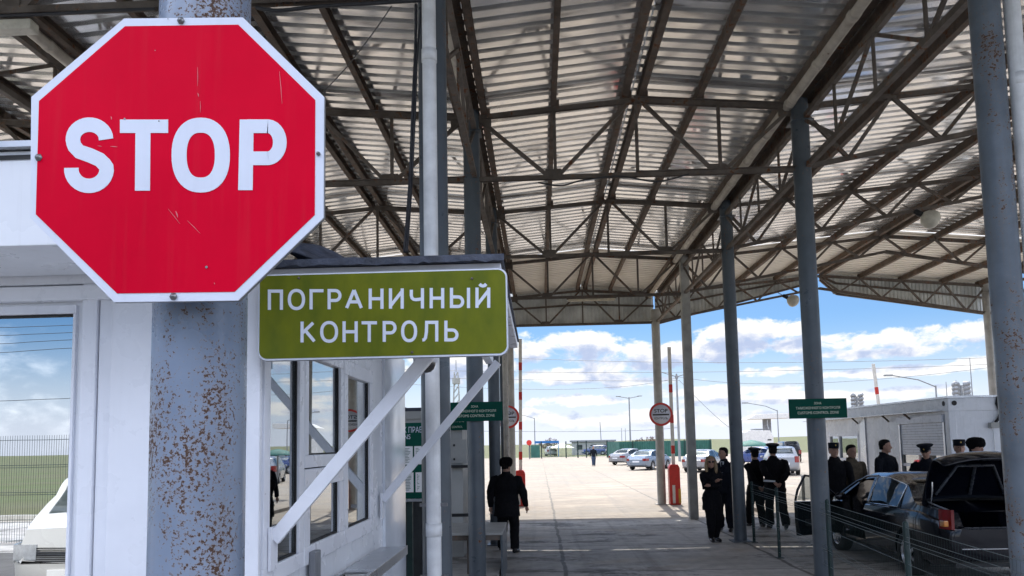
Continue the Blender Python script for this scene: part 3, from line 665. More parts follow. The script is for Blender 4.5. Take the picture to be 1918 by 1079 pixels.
# flat awning on the lane side
AX, AY0, AY1 = at(938, 500, BY0).x, BY0-.02, 5.25
za, zb = at(700, 516, BY0).z, at(700, 492, BY0).z
MB().box(BX-.35, AX, AY0+.03, AY1, za, zb-.012).build('awning', 'white', booth, bevel=.004)
MB().box(XW+.1, BX-.36, AY1, BY1+.05, zb-.01, zb+.004).box(XW+.1, AX+.01, AY0-.0, AY1-.001, zb-.01, zb+.004).build('roof', 'felt', booth)
b = MB(); n = 60                                                    # ragged felt hanging over the edge
vs = []
for i in range(n+1):
    x = BX-.38+(AX+.015-BX+.38)*i/n; dr = .006+.009*mnoise.noise(Vector((x*9, 0, 3)))+.008*mnoise.noise(Vector((x*40, 1, 3)))
    vs += [(x, AY0-.012, zb+.012), (x, AY0-.014+.005*mnoise.noise(Vector((x*15, 5, 3))), zb-dr-.01)]
b.add(vs, [(2*i, 2*i+2, 2*i+3, 2*i+1) for i in range(n)]); o = b.build('felt_edge', 'felt', booth); evalmesh(o, [('SOLIDIFY', dict(thickness=.006))])
# curled loose felt piece
b = MB(); vs = []; n = 16; mm = 8
p0 = at(520, 487, BY0+.15); p1 = at(700, 483, BY0+.15)
for i in range(n+1):
    t = i/n; x = p0.x+(p1.x-p0.x)*t
    for j in range(mm+1):
        u = j/mm; lift = .13*math.exp(-((t-.25)/.35)**2)*(.3+.7*math.sin(u*PI))+.035*math.sin(u*PI)+.012*math.sin(t*9+u*4)
        vs.append((x+.05*u*math.sin(t*5), p0.z*0+AY0+.02+u*.75, zb+.012+lift))
for i in range(n):
    for j in range(mm): b.f.append((i*(mm+1)+j, (i+1)*(mm+1)+j, (i+1)*(mm+1)+j+1, i*(mm+1)+j+1)); b.sm.append(True)
b.v = vs; o = b.build('loose_felt', 'felt', booth); evalmesh(o, [('SOLIDIFY', dict(thickness=.008))])
# awning braces
for yb in (BY0+.10, 5.10):
    zlow = 1.64; bb = MB()
    bb.bar((BX+.022, yb, zlow), (-.27, yb, 2.575), .03, .075, up=(0, 1, 0))
    bb = MB(); bb.bar((BX+.03, yb, zlow), (-.27, yb, 2.565), .030, .054, up=(0, 0, 1)); bb.v = bb.v
    bb.build('awning_brace', 'white', booth, bevel=.004)
    MB().box(BX+.021, BX+.032, yb-.04, yb+.04, zlow-.12, zlow+.05).build('brace_plate', 'white', booth)
MB().bar((-.33, AY0+.2, 2.585), (-.33, AY1-.1, 2.585), .05, .05).build('awning_rail', 'white', booth)
# steel pass-through shelf with recessed tray
sy0, sy1 = 3.0, atx(706, 1000, BX).y
sz = 1.335
b = MB(); b.box(BX+.02, BX+.20, sy0, 3.55, sz-.012, sz).box(BX+.02, BX+.04, 3.55, 4.05, sz-.012, sz).box(BX+.175, BX+.20, 3.55, 4.05, sz-.012, sz).box(BX+.02, BX+.20, 4.05, sy1, sz-.012, sz).box(BX+.201, BX+.207, sy0, sy1, sz-.05, sz+.008)
sh = b.build('counter_shelf', 'steelshelf', booth, bevel=.002)
MB().box(BX+.04, BX+.175, 3.55, 4.05, sz-.09, sz-.085).box(BX+.04, BX+.045, 3.55, 4.05, sz-.085, sz-.013).box(BX+.17, BX+.175, 3.55, 4.05, sz-.085, sz-.013).build('tray', 'black', sh)
# camera dome under the awning
dp = at(797, 671, 3.9)
dc = thing('security_camera', 'black dome security camera under the booth awning, below the green sign', 'camera', dp)
MB().lathe([(.02, .02), (.062, .02), (.066, 0), (.064, -.02), (.056, -.025)], n=24).build('housing', 'white', dc)
MB().lathe([(.054, -.02), (.053, -.035), (.044, -.058), (.026, -.073), (.008, -.078)], n=24).build('dome', mat('smoked_dome', (.006, .006, .007), .05, 0, .02, coat=1), dc)
MB().tube([(0, 0, .02), (0, 0, 2.585-dp.z+0.0)], .012, 8).build('mount', 'white', dc)
# ------------------------------------------------------------------ olive sign hung from the awning
GY = AY0-.075
gt = thing('border_control_sign', 'olive green panel with white Cyrillic lettering hung on the booth awning', 'sign', at(719, 590, GY)); g0 = gt.location.copy()
def gl(px, py): q = at(px, py, GY)-g0; return (q.x, q.z)
def rrect(x0, x1, z0, z1, r, n=8, only=None):
    pts = []
    for cx, cz, a0 in ((x1-r, z1-r, 0), (x0+r, z1-r, 90), (x0+r, z0+r, 180), (x1-r, z0+r, 270)):
        pts += [(cx+r*math.cos(R(a0+90*i/n)), cz+r*math.sin(R(a0+90*i/n))) for i in range(n+1)]
    return pts
xl, zt = gl(484, 514); xr_, zb2 = gl(953, 666)
MB().prism(rrect(xl, xr_, zb2, zt, .036), .004, .022).build('sign_plate', 'signback', gt, bevel=.002)
MB().prism(rrect(xl+.002, xr_-.002, zb2+.002, zt-.002, .035), .001, .0035).build('sign_border', 'signwhite', gt)
MB().prism(rrect(xl+.006, xr_-.007, zb2+.009, zt-.007, .031), -.0005, .0008).build('sign_face', 'olive', gt)
def fit(name, s, m, par, x0, x1, zc, h, sp=1.0, bold=0, y=0):
    o = text(name, s, m, par, ((x0+x1)/2, y, zc), h*1.37, sp=sp, bold=bold)
    w = o.dimensions.x or 1; vx = [v.co.x for v in o.data.vertices]; vy = [v.co.y for v in o.data.vertices]
    w = max(vx)-min(vx); o.scale = ((x1-x0)/w, h/(max(vy)-min(vy)), 1)
    o.location = ((x0+x1)/2-(max(vx)+min(vx))/2*o.scale[0], y, zc-(max(vy)+min(vy))/2*o.scale[1]); return o
GL = {'П': [[(0, 0), (0, 1)], [(0, 1), (1, 1)], [(1, 1), (1, 0)]], 'Г': [[(0, 0), (0, 1)], [(0, 1), (1, 1)]], 'Н': [[(0, 0), (0, 1)], [(1, 0), (1, 1)], [(0, .5), (1, .5)]],
      'И': [[(0, 0), (0, 1)], [(1, 0), (1, 1)], [(0, .06), (1, .94)]], 'Т': [[(.5, 0), (.5, 1)], [(-.02, 1), (1.02, 1)]], 'А': [[(-.04, -.03), (.5, 1.02)], [(1.04, -.03), (.5, 1.02)], [(.2, .33), (.8, .33)]],
      'К': [[(0, 0), (0, 1)], [(0, .42), (.92, 1.02)], [(.28, .58), (1.02, -.03)]]}
def bowl(x0, x1, z0, z1, n=10):
    r = (z1-z0)/2; cx = x1-.42*(x1-x0); return [(x0, z1), (cx, z1)]+[(cx+(x1-cx)*math.sin(PI*i/n), (z0+z1)/2+r*math.cos(PI*i/n)) for i in range(1, n)]+[(cx, z0), (x0, z0)]
GL['Р'] = [[(0, 0), (0, 1)], bowl(0, 1, .42, 1)]
GL['Ь'] = [[(0, 0), (0, 1)], bowl(0, 1, 0, .56)]
GL['Ы'] = [[(0, 0), (0, 1)], bowl(0, .66, 0, .56), [(1, 0), (1, 1)]]
GL['Ч'] = [[(1, 0), (1, 1)], [(0, 1), (0, .66), (.06, .52), (.2, .44), (.4, .42), (.7, .44), (1, .48)]]
GL['Л'] = [[(1, 0), (1, 1)], [(1, 1), (.26, 1)], [(.26, 1), (.24, .45), (.17, .12), (.06, .01), (-.06, 0)]]
GL['О'] = [[(.5+.5*math.copysign(abs(math.cos(t))**.9, math.cos(t)), .5+.53*math.copysign(abs(math.sin(t))**.9, math.sin(t))) for t in [2*PI*i/28 for i in range(29)]]]
GL['Й'] = GL['И']+[[(.22, 1.30), (.34, 1.21), (.5, 1.18), (.66, 1.21), (.78, 1.30)]]
def stroke_letter(ch, xa, xb, yt, yb, w):
    """xa..xb, yt..yb are the outer box in photo pixels"""
    b = MB(); k = 0
    for path in GL[ch]:
        P = [(xa+w/2+(xb-xa-w)*u, yb-w/2-(yb-yt-w)*v) for u, v in path]
        if len(P) == 2:
            (ax_, ay_), (bx_, by_) = P; l = math.hypot(bx_-ax_, by_-ay_); ex, ey = (bx_-ax_)/l*w*.5, (by_-ay_)/l*w*.5
            if abs(ex) < .2 or abs(ey) < .2: P = [(ax_-ex, ay_-ey), (bx_+ex, by_+ey)]
        n = len(P); vs = []
        for i, p in enumerate(P):
            a = P[max(i-1, 0)]; c = P[min(i+1, n-1)]
            if ch == 'О' and i in (0, n-1): a, c = P[n-2], P[1]
            dx, dy = c[0]-a[0], c[1]-a[1]; l = math.hypot(dx, dy) or 1; nx, ny = -dy/l*w/2, dx/l*w/2
            q1 = gl(p[0]+nx, p[1]+ny); q2 = gl(p[0]-nx, p[1]-ny); yy = -.0012-.00004*k; vs += [(q1[0], yy, q1[1]), (q2[0], yy, q2[1])]
        b.add(vs, [(2*i, 2*i+2, 2*i+3, 2*i+1) for i in range(n-1)]); k += 1
    b.build('letter', 'signwhite', gt)
zx = lambda v: 468+v/1.716
for ch, a, c in (('П', 58, 107), ('О', 122, 178), ('Г', 192, 237), ('Р', 250, 295), ('А', 308, 362), ('Н', 382, 430), ('И', 447, 495), ('Ч', 514, 560), ('Н', 578, 625), ('Ы', 643, 708), ('Й', 725, 773)):
    dy = -4*(a-58)/715; stroke_letter(ch, zx(a), zx(c), 541+dy+1.5, 579+dy+1.5, 6.0)
for ch, a, c in (('К', 163, 212), ('О', 226, 284), ('Н', 298, 347), ('Т', 360, 408), ('Р', 427, 472), ('О', 486, 538), ('Л', 552, 606), ('Ь', 625, 671)):
    dy = -2*(a-163)/510; stroke_letter(ch, zx(a), zx(c), 602.5+dy, 641.5+dy, 6.0)
for bx, by in ((884, 522), (772, 660), (560, 521)):
    q = gl(bx, by); MB().lathe([(.005, -.001), (.005, -.004), (.002, -.006)], (q[0], 0, q[1]), 'Y', 8).build('bolt', 'steel', gt)
for x in (-.30, .30): MB().box(x-.02, x+.02, .0225, .07, zt-.09, zt-.01).build('hanger', 'signback', gt)
# ------------------------------------------------------------------ customs zone signs
def zone_sign(cx, cy, Y, w, h, lab, rz=0):
    t = thing('zone_sign', lab, 'sign', at(cx, cy, Y), rz, 'green customs zone signs strapped to columns')
    MB().box(-w/2, w/2, 0, .012, -h/2, h/2).build('panel', 'green', t, bevel=.002)
    for s, z, hh, ww in (('ЗОНА', .072, .033, .10), ('ТАМОЖЕННОГО КОНТРОЛЯ', .008, .036, .60), ('CUSTOMS CONTROL ZONE', -.058, .036, .56)):
        fit('lettering', s, 'gold', t, -ww/2, ww/2, z, hh, 1.0, .006, -.002)
    MB().box(-.16, .16, .013, .03, .05, .08).box(-.16, .16, .013, .03, -.08, -.05).build('strap', 'bolt', t)
    return t
zone_sign(889, 771, 10.46, .79, .27, 'dark green customs zone sign partly behind the booth brace, left side')
zone_sign(1532, 765, 10.45, .79, .27, 'dark green customs zone sign on the column left of the black car')
def round_sign(cx, cy, Y, r_, lab):
    t = thing('round_stop_sign', lab, 'road sign', at(cx, cy, Y), group='round red rimmed stop control signs')
    MB().lathe([(r_, 0), (r_, .012), (.01, .013)], axis='Y', n=40).lathe([(.005, .002), (r_-.001, .001)], axis='Y', n=40).build('sign_plate', 'signback', t)
    MB().rings([[(rr*math.cos(2*PI*k/48), y_, rr*math.sin(2*PI*k/48)) for k in range(48)] for rr, y_ in ((r_*.995, .0), (r_*.995, -.004), (r_*.82, -.004), (r_*.82, 0))], cap=False, smooth=False).build('red_rim', 'brred', t)
    MB().lathe([(r_*.82, -.001), (r_*.82, -.002), (.004, -.0021)], axis='Y', n=40).build('white_face', 'signwhite', t)
    MB().box(-r_*.70, r_*.70, -.005, -.003, -r_*.10, r_*.03).build('black_bar', 'txtblack', t)
    fit('lettering', 'STOP', 'txtblack', t, -r_*.57, r_*.57, r_*.30, r_*.31, 1, .018, -.004)
    fit('lettering', 'КОНТРОЛЬ', 'txtblack', t, -r_*.56, r_*.56, -r_*.34, r_*.20, 1, .01, -.004)
    MB().box(-.15, .15, .014, .03, .1, .13).box(-.15, .15, .014, .03, -.13, -.1).build('strap', 'bolt', t)
    return t
round_sign(1238, 776, 24.10, .375, 'round STOP sign with red rim on the pale column beside the raised barrier, middle right')
round_sign(951, 781, 24.10, .375, 'round STOP sign with red rim half hidden behind the left columns')
# ------------------------------------------------------------------ vehicles
def interp(tab, y):
    if y <= tab[0][0]: return tab[0][1]
    for (a, va), (b, vb) in zip(tab, tab[1:]):
        if y <= b:
            t = (y-a)/(b-a); t = t*t*(3-2*t)*.55+t*.45; return va+(vb-va)*t
    return tab[-1][1]
# profiles: y runs from the tail (-) to the nose (+)
CARS = {
 'sedan': dict(L=4.5, W=1.74, H=1.45, top=[(-2.25, .80), (-2.2, .98), (-1.55, 1.03), (-.95, 1.36), (-.35, 1.45), (.35, 1.43), (.62, 1.34), (1.30, .97), (2.0, .82), (2.25, .62)],
               belt=[(-2.25, .84), (-1.6, .95), (1.2, .90), (2.25, .66)], gh=(-1.62, 1.32), win=((-1.28, .98), (-.02, .08)), ax=1.30),
 'wagon': dict(L=4.3, W=1.74, H=1.62, top=[(-2.15, 1.0), (-2.1, 1.2), (-1.93, 1.52), (-1.2, 1.61), (.3, 1.58), (.6, 1.48), (1.35, 1.06), (2.0, .92), (2.15, .66)],
               belt=[(-2.15, .98), (1.2, .98), (2.15, .72)], gh=(-2.1, 1.35), win=((-1.8, 1.0), (-.9, -.82)), ax=1.28),
 'van': dict(L=4.6, W=1.72, H=1.85, top=[(-2.3, 1.2), (-2.25, 1.6), (-2.0, 1.83), (1.0, 1.82), (1.35, 1.70), (1.85, 1.14), (2.2, 1.0), (2.3, .66)],
               belt=[(-2.3, 1.08), (1.7, 1.02), (2.3, .75)], gh=(-2.25, 1.9), win=((-2.0, 1.5), (-.7, -.6)), ax=1.35)}
def car(kind, paintm, label, loc, rz, group=None, detail=1, cut=None, plate=None, cat='car'):
    K = CARS[kind]; L, W_, H = K['L'], K['W'], K['H']; hl = L/2
    t = thing({'sedan': 'parked_car', 'wagon': 'parked_wagon', 'van': 'parked_van'}[kind], label, cat, loc, rz, group)
    def wid(y):
        k = max(0, (abs(y)-hl*.62)/(hl*.38)); return W_/2*(1-.13*k**2.2-.02*k)
    def zbot(y): return .22+.10*max(0, (abs(y)-hl*.8)/(hl*.2))
    g0, g1 = K['gh']
    def sec(y):
        w = wid(y); zb = zbot(y); be = interp(K['belt'], y); tp = interp(K['top'], y); be = min(be, tp-.015)
        k = max(0, min(1, (tp-be)/.45)); rw = w*(.955-.235*k)
        return [(0, zb), (w*.86, zb), (w*.965, zb+.07), (w*.985, zb+.22), (w, (zb+be)/2+.08), (w*.99, be-.10), (w*.955, be-.015), (w*.93, be),
                (w*.93+(rw-w*.93)*.5, be+(tp-be-.07*k)*.55), (rw, be+(tp-be)*(1-.13*k)), (rw*.86, tp-.018*k-.003), (rw*.5, tp-.004), (0, tp)]
    n = 44; b = MB(); ys = [-hl+L*i/n for i in range(n+1)]; rs = []
    for i, y in enumerate(ys):
        s_ = sec(y); 
        full = [(x, z) for x, z in s_]+[(-x, z) for x, z in reversed(s_[1:-1])]
        rs.append([(x, y, z) for x, z in full])
    # rounded ends
    def shrink(r_, y, f): zc = sum(p[2] for p in r_)/len(r_); return [(p[0]*f, y, zc+(p[2]-zc)*f) for p in r_]
    rs = [shrink(rs[0], -hl-.05, .86)]+rs+[shrink(rs[-1], hl+.06, .84)]
    b.rings(rs); body = b.build('body', paintm, t)
    wr = .315; arches = []
    c = MB()
    for sy in (-1, 1):
        for sx in (-1, 1):
            c.lathe([(wr+.055, sx*(W_/2-.26)), (wr+.055, sx*(W_/2+.2))], (0, sy*K['ax'], wr), 'X', 28)
    if cut: cut(c, sec)
    co = c.build('cutter', 'black', t)
    for ob in (body, co):                                     # weld the caps so that the cut is solid
        bm = bmesh.new(); bm.from_mesh(ob.data); bmesh.ops.remove_doubles(bm, verts=bm.verts, dist=.0004)
        bmesh.ops.recalc_face_normals(bm, faces=bm.faces); bm.to_mesh(ob.data); bm.free()
    evalmesh(body, [('BOOLEAN', dict(operation='DIFFERENCE', object=co, solver='EXACT', use_self=True, use_hole_tolerant=bool(cut)))])
    bpy.data.objects.remove(co, do_unlink=True)
    body.data.materials.clear(); body.data.materials.append(M[paintm])
    for p in body.data.polygons: p.use_smooth = True
    try: body.data.set_sharp_from_angle(angle=R(32))
    except Exception: pass
    for sy in (-1, 1):
        for sx in (-1, 1):
            c0 = (0, 0, 0); w = bpy.data.objects.new('wheel', None); C.objects.link(w); w.parent = t; w.location = (sx*(W_/2-.105), sy*K['ax'], wr)
            MB().lathe([(.21, -.10), (.27, -.105), (wr-.01, -.09), (wr, -.06), (wr, .06), (wr-.01, .09), (.27, .105), (.21, .10)], axis='X', n=28, cap=False).build('tyre', 'rubber', w)
            r_ = MB(); xo = sx*.085
            r_.lathe([(.205, sx*-.09), (.212, xo), (.195, xo*1.05), (.185, xo*.7)], axis='X', n=28, cap=False)
            ns = 7
            for k in range(ns):
                a = 2*PI*k/ns; r_.bar((xo*.92, .03*math.cos(a), .03*math.sin(a)), (xo*.85, .195*math.cos(a), .195*math.sin(a)), .05 if detail else .06, .02, up=(1, 0, 0))
            r_.lathe([(.045, xo*.6), (.045, xo*.98), (.01, xo*1.02)], axis='X', n=14); r_.build('rim', 'rim', w)
            MB().lathe([(.19, xo*.35), (.01, xo*.3)], axis='X', n=20).build('brake_disc', 'black', w)
    # glass patches sampled from the body surface
    def patch(name, f, nu, nv, m='carglass', th=.006):
        b = MB(); vs = [f(i/nu, j/nv) for i in range(nu+1) for j in range(nv+1)]
        b.add(vs, [(i*(nv+1)+j, (i+1)*(nv+1)+j, (i+1)*(nv+1)+j+1, i*(nv+1)+j+1) for i in range(nu) for j in range(nv)], True)
        return b.build(name, m, t)
    (wy0, wy1), (m0, m1) = K['win']
    if cut: wy0 = -1.02
    for sx in (-1, 1):
        for (ya, yb) in ((wy0, m0), (m1, wy1)):
            if cut and sx < 0 and ya > m0-.01: continue
            def f(u, v, ya=ya, yb=yb, sx=sx):
                y = ya+(yb-ya)*u; s_ = sec(y); tp = interp(K['top'], y); lim = min(1, max(.0, (tp-s_[7][1])/.42))
                q = .06+v*.90
                pa, pm, pb = Vector(s_[7]), Vector(s_[8]), Vector(s_[9])
                p = pa.lerp(pm, q*2) if q < .5 else pm.lerp(pb, q*2-1)
                return (sx*(p.x+.007), y, p.y)
            patch('side_window', f, 12, 5)
    def topz(y, x): s_ = sec(y); w = s_[10][0]; k = min(1, abs(x)/max(.01, w)); return s_[12][1]+(s_[10][1]-s_[12][1])*k*k
    tab = K['top']; 
    def span(name, ya, yb, fw, gm='carglass'):
        def f(u, v):
            y = ya+(yb-ya)*u; w = sec(y)[10][0]*fw; x = -w+2*w*v; return (x, y+(.012 if yb > 0 else -.012)*0, topz(y, x)+.010)
        patch(name, f, 8, 10, gm)
    if kind == 'sedan': span('rear_window', -1.46, -.86, .93); span('windscreen', .62, 1.24, .93, 'clearglass' if cut else 'carglass')
    elif kind == 'wagon': span('rear_window', -2.09, -1.93, .9); span('windscreen', .62, 1.30, .93)
    else: span('rear_window', -2.28, -2.02, .9); span('windscreen', 1.28, 1.82, .93)
    # lights, bumper, plate, mirrors
    def corner(name, y0, y1, z0, z1, sx, m, xin=.5):
        b = MB(); pts = []
        for (yy, fx) in ((y0, None), ((y0+y1)/2, None), (y1, None)):
            pass
        w0 = wid(y0); sgn = -1 if y0 < 0 else 1
        pts2 = [(sx*(wid(y1)+.008), y1), (sx*(wid((y0+y1)/2)+.012), (y0+y1)/2), (sx*(w0-.01), sgn*(hl+.002)), (sx*w0*(1-xin*.5), sgn*(hl+.045)), (sx*w0*(1-xin), sgn*(hl+.058))]
        vs = []
        for x, y in pts2: vs += [(x, y, z0), (x*.995, y, z1)]
        b.add(vs, [(2*i, 2*i+2, 2*i+3, 2*i+1) for i in range(len(pts2)-1)]); o = b.build(name, m, t); evalmesh(o, [('SOLIDIFY', dict(thickness=.03, offset=0))]); return o
    zt = .66 if kind == 'sedan' else .72
    for sx in (-1, 1):
        corner('tail_light', -hl+.02, -hl+(.34 if not cut else .13), zt+(.10 if cut else 0), zt+(.18 if kind == 'sedan' else .34)+(.18 if cut else 0), sx, 'tail', .30 if not cut else .07)
        corner('headlight', hl-.02, hl-.35, .60, .76 if kind != 'van' else .80, sx, 'head', .45)
        mb = MB().ball((sx*(W_/2+.10), .72 if kind != 'van' else 1.25, 1.0), (.10, .05, .07), 12, 7); mb.bar((sx*(W_/2-.06), .74 if kind != 'van' else 1.25, .96), (sx*(W_/2+.06), .72 if kind != 'van' else 1.25, .98), .05, .03); mb.build('mirror', paintm, t)
        for hy in (-.72, .25):
            if cut and sx < 0 and hy > 0: continue
            MB().box(min(sx*(W_/2+.0), sx*(W_/2+.022)), max(sx*(W_/2+.0), sx*(W_/2+.022)), hy-.09, hy+.09, .80, .825).build('door_handle', paintm, t, bevel=.004)
    if not cut: MB().box(-.26, .26, -hl-.075, -hl-.055, .56 if kind == 'sedan' else .60, .67 if kind == 'sedan' else .71).build('number_plate', 'paper', t, bevel=.003)
    MB().box(-.26, .26, hl+.062, hl+.078, .36, .47).build('number_plate', 'paper', t, bevel=.003)
    gr = MB()
    for k in range(6 if kind != 'van' else 8): gr.box(-.42, .42, hl+.035, hl+.066, .575+k*.024, .588+k*.024)
    gr.build('grille', 'black', t)
    MB().box(-.55, .55, hl+.045, hl+.064, .27, .34).build('air_intake', 'black', t)
    MB().box(-W_/2*.82, W_/2*.82, -hl-.06, -hl-.04, .27, .32).build('bumper_trim', 'black', t)
    return t, sec
# black sedan with open boot and open front door
def blackcut(c, sec):
    c.box(-.60, .60, -2.12, -1.30, .52, 1.30)                 # boot
    c.box(-.55, .55, -2.6, -2.119, .76, 1.30)
    c.prismx([(.10, .34), (1.06, .34), (1.06, .99), (.56, 1.29), (.10, 1.34)], -1.2, -.601)                   # front left door opening
    c.prismx([(-.95, .99), (.98, .99), (.56, 1.27), (-.62, 1.29)], .661, 1.1)     # far side windows
    c.prismx([(-.98, .99), (-.05, .99), (-.05, 1.30), (-.66, 1.28)], -1.1, -.661) # rear left window
    c.box(-.52, .52, .71, 1.20, 1.03, 1.6)                    # windscreen
    c.box(-.50, .50, -1.42, -.95, 1.08, 1.6)                  # rear screen
    c.box(-.66, .66, -.9, 1.0, .36, 1.301)                     # cabin
CARX, CARY = 6.17, 12.55
bc, bsec = car('sedan', 'pblack', 'black sedan with its boot lid and front door open, being inspected under the canopy', (CARX, CARY, 0), 0, cut=blackcut)
bc.name = 'inspected_car'
M['lidedge'] = mat('lit_lid_edge', (.05, .055, .065), .3, .3, .1)  # lighter tone paints the lit edges of lid and boot
# lid raised about its hinge at y=-1.35
lid = MB(); nu, nv = 10, 8; vs = []; hinge = Vector((0, -1.36, 1.05)); rot = Matrix.Rotation(R(-66), 3, 'X')
prof = [(0, 0), (-.30, -.01), (-.62, -.03), (-.80, -.06), (-.86, -.14), (-.88, -.30), (-.86, -.40)]
for (dy, dz) in prof:
    for j in range(nv+1):
        x = -.66+1.32*j/nv; p = Vector((x, dy+.10*(abs(x)/.66)**2.5, dz-.03*(abs(x)/.66)**2.5)); p = rot @ p + hinge; vs.append(tuple(p))
lid.add(vs, [(i*(nv+1)+j, (i+1)*(nv+1)+j, (i+1)*(nv+1)+j+1, i*(nv+1)+j+1) for i in range(len(prof)-1) for j in range(nv)], True)
lo = lid.build('boot_lid', 'pblack', bc); evalmesh(lo, [('SOLIDIFY', dict(thickness=.035, offset=0)), ('SUBSURF', dict(levels=1))])
b = MB()
for pts in ([(-.48, -.15), (-.25, -.60), (.25, -.60), (.48, -.15)], [(-.5, -.70), (.5, -.70)], [(0, -.15), (0, -.58)]):
    b.tube([tuple(rot @ Vector((x, y, -.055)) + hinge) for x, y in pts], .022, 8)
b.build('lid_stiffener', 'lidedge', lo)
for sx in (-1, 1): MB().tube([(sx*.56, -1.45, .95), (sx*.57, -1.55, 1.18), tuple(rot @ Vector((sx*.56, -.35, -.05)) + hinge)], .012, 8).build('gas_strut', 'chrome', bc)
MB().box(-.59, .59, -2.10, -1.31, .525, .545).build('boot_floor', 'darkpanel', bc)
MB().box(-.62, .62, -2.318, -2.300, .50, .512).build('chrome_strip', 'chrome', bc)  # chrome strip also stands in for pale reflections along the bumper
MB().box(-.52, .52, -2.20, -2.15, .762, .775).build('boot_sill', 'lidedge', bc)
MB().tube([(-.60, -2.10, .98), (-.61, -1.7, 1.035), (-.58, -1.42, 1.06)], .012, 6).build('boot_seal', 'steelshelf', bc)  # pale steel colour draws the seal as a lit edge
# amber segment of the lamp and chrome surround of the rear side window
for sx in (-1,):
    MB().box(sx*(.80)-.03, sx*.80+.03, -2.31, -2.20, .80, .88).build('indicator', 'amber', bc, bevel=.01)
b = MB(); pth = []
K = CARS['sedan']
for u in range(9):
    y = -1.02+(1.00)*u/8; s_ = bsec(y); pth.append((-(s_[9][0]+.010), y, s_[9][1]-.012))
b.tube(pth+[(-(bsec(-.02)[7][0]+.012), -.02, bsec(-.02)[7][1]+.02)]+[(-(bsec(y)[7][0]+.013), y, bsec(y)[7][1]+.02) for y in (-.3, -.6, -.85, -1.02)]+[pth[0]], .011, 6)
b.build('window_surround', 'chrome', bc)
b = MB(); b.tube([(-(bsec(y)[9][0]+.004), y, bsec(y)[9][1]+.004) for y in (-.02, .2, .4, .58, .75, .95, 1.15, 1.26)], .016, 8); b.build('roof_rail', 'pblack', bc)
MB().lathe([(.17, -.012), (.185, 0), (.17, .012)], (-.34, .62, .92), 'Y', 24).build('steering_wheel', 'black', bc)
for x in (-.33, .33):
    MB().box(x-.22, x+.22, .0, .12, .5, 1.12).box(x-.22, x+.22, .12, .55, .5, .62).box(x-.12, x+.12, .02, .09, 1.12, 1.3).build('seat', 'darkpanel', bc, bevel=.02)
# opened front door, swung about 62 degrees
dr = bpy.data.objects.new('front_door', None); C.objects.link(dr); dr.parent = bc; dr.location = (-.86, 1.06, 0); dr.rotation_euler = (0, 0, R(-66))
MB().prismx([(0, .34), (-.98, .34), (-1.0, .60), (-1.0, .93), (0, .90)], -.045, .045).build('door_panel', 'pblack', dr, bevel=.02)
MB().tube([(0, 0, .92), (.02, -.30, 1.14), (.06, -.58, 1.34), (.10, -.86, 1.37), (.05, -.99, 1.12), (0, -1.0, .94)], .022, 8).build('window_frame', 'pblack', dr)
MB().add([(0.0, -.03, .93), (.05, -.56, 1.32), (.09, -.85, 1.35), (.02, -.98, .95)], [(0, 1, 2, 3)]).build('side_window', 'carglass', dr)
MB().box(.047, .075, -.85, -.2, .50, .62).build('door_pocket', 'darkpanel', dr, bevel=.01)
MB().ball((-.10, -.12, .99), (.05, .07, .055), 12, 7).build('mirror', 'pblack', dr)
# parked cars in the sun
def gp(px, py):                        # ground point under a photo pixel
    d = CROT @ Vector(((px-IMW/2)/F_PX, -(py-IMH/2-SHIFT)/F_PX, -1.0)); t = -CAM.z/d.z; return CAM+d*t
p = gp(1212, 880); car('sedan', 'psilver', 'silver-blue sedan parked in the sun, seen from behind beside the pale column', (p.x+.35, p.y+1.0, 0), R(-33), 'cars parked in the sunny yard', 0)
p = gp(1160, 871); car('sedan', 'psilver2', 'silver sedan farthest left in the parked row, behind the silver-blue one', (p.x+1.1, p.y+1.0, 0), R(-42), 'cars parked in the sunny yard', 0)
p = gp(1300, 884); car('sedan', 'psilver2', 'pale silver sedan between the barrier and the square column', (p.x+.9, p.y+1.0, 0), R(-30), 'cars parked in the sunny yard', 0)
p = gp(1484, 890); car('wagon', 'psilver2', 'silver estate car parked behind the two walking officers', (p.x-.1, p.y+1.6, 0), R(-12), 'cars parked in the sunny yard', 0)
p = gp(1490, 866); car('van', 'pblack', 'dark off-roader parked beyond the silver estate car', (p.x, p.y+2, 0), R(-8), 'cars parked in the sunny yard', 0)
p = gp(1440, 872); car('sedan', 'pblue', 'dark blue sedan under the fuel stand roof', (p.x, p.y+2, 0), R(35), 'cars parked in the sunny yard', 0)
p = gp(1467, 855); car('wagon', 'pred', 'red and white car at the back of the parked row', (p.x, p.y+3, 0), R(80), 'cars parked in the sunny yard', 0)
# distant vehicles by the green fence
for px, py, pm, lab, k, rz in ((1078, 845, 'pblue', 'small blue car far off by the green fence, left of the walking man', 'wagon', 80), (1102, 846, 'pwhite', 'small white car far off by the green fence, just behind the walking man', 'sedan', 15),
                            (1125, 845, 'pwhite', 'white car far off at the end of the green sheet fence', 'wagon', 20), (1024, 846, 'pwhite', 'white car far off below the blue shelter', 'wagon', 5)):
    p = gp(px, py); car(k, pm, lab, (p.x, min(p.y, 125), 0), R(rz), 'distant cars near the fence', 0)
# white van behind the camera that the booth window mirrors
car('van', 'pwhite', 'white minivan mirrored in the left booth window', (-6.42, -6.35, 0), R(-4), None, 1)
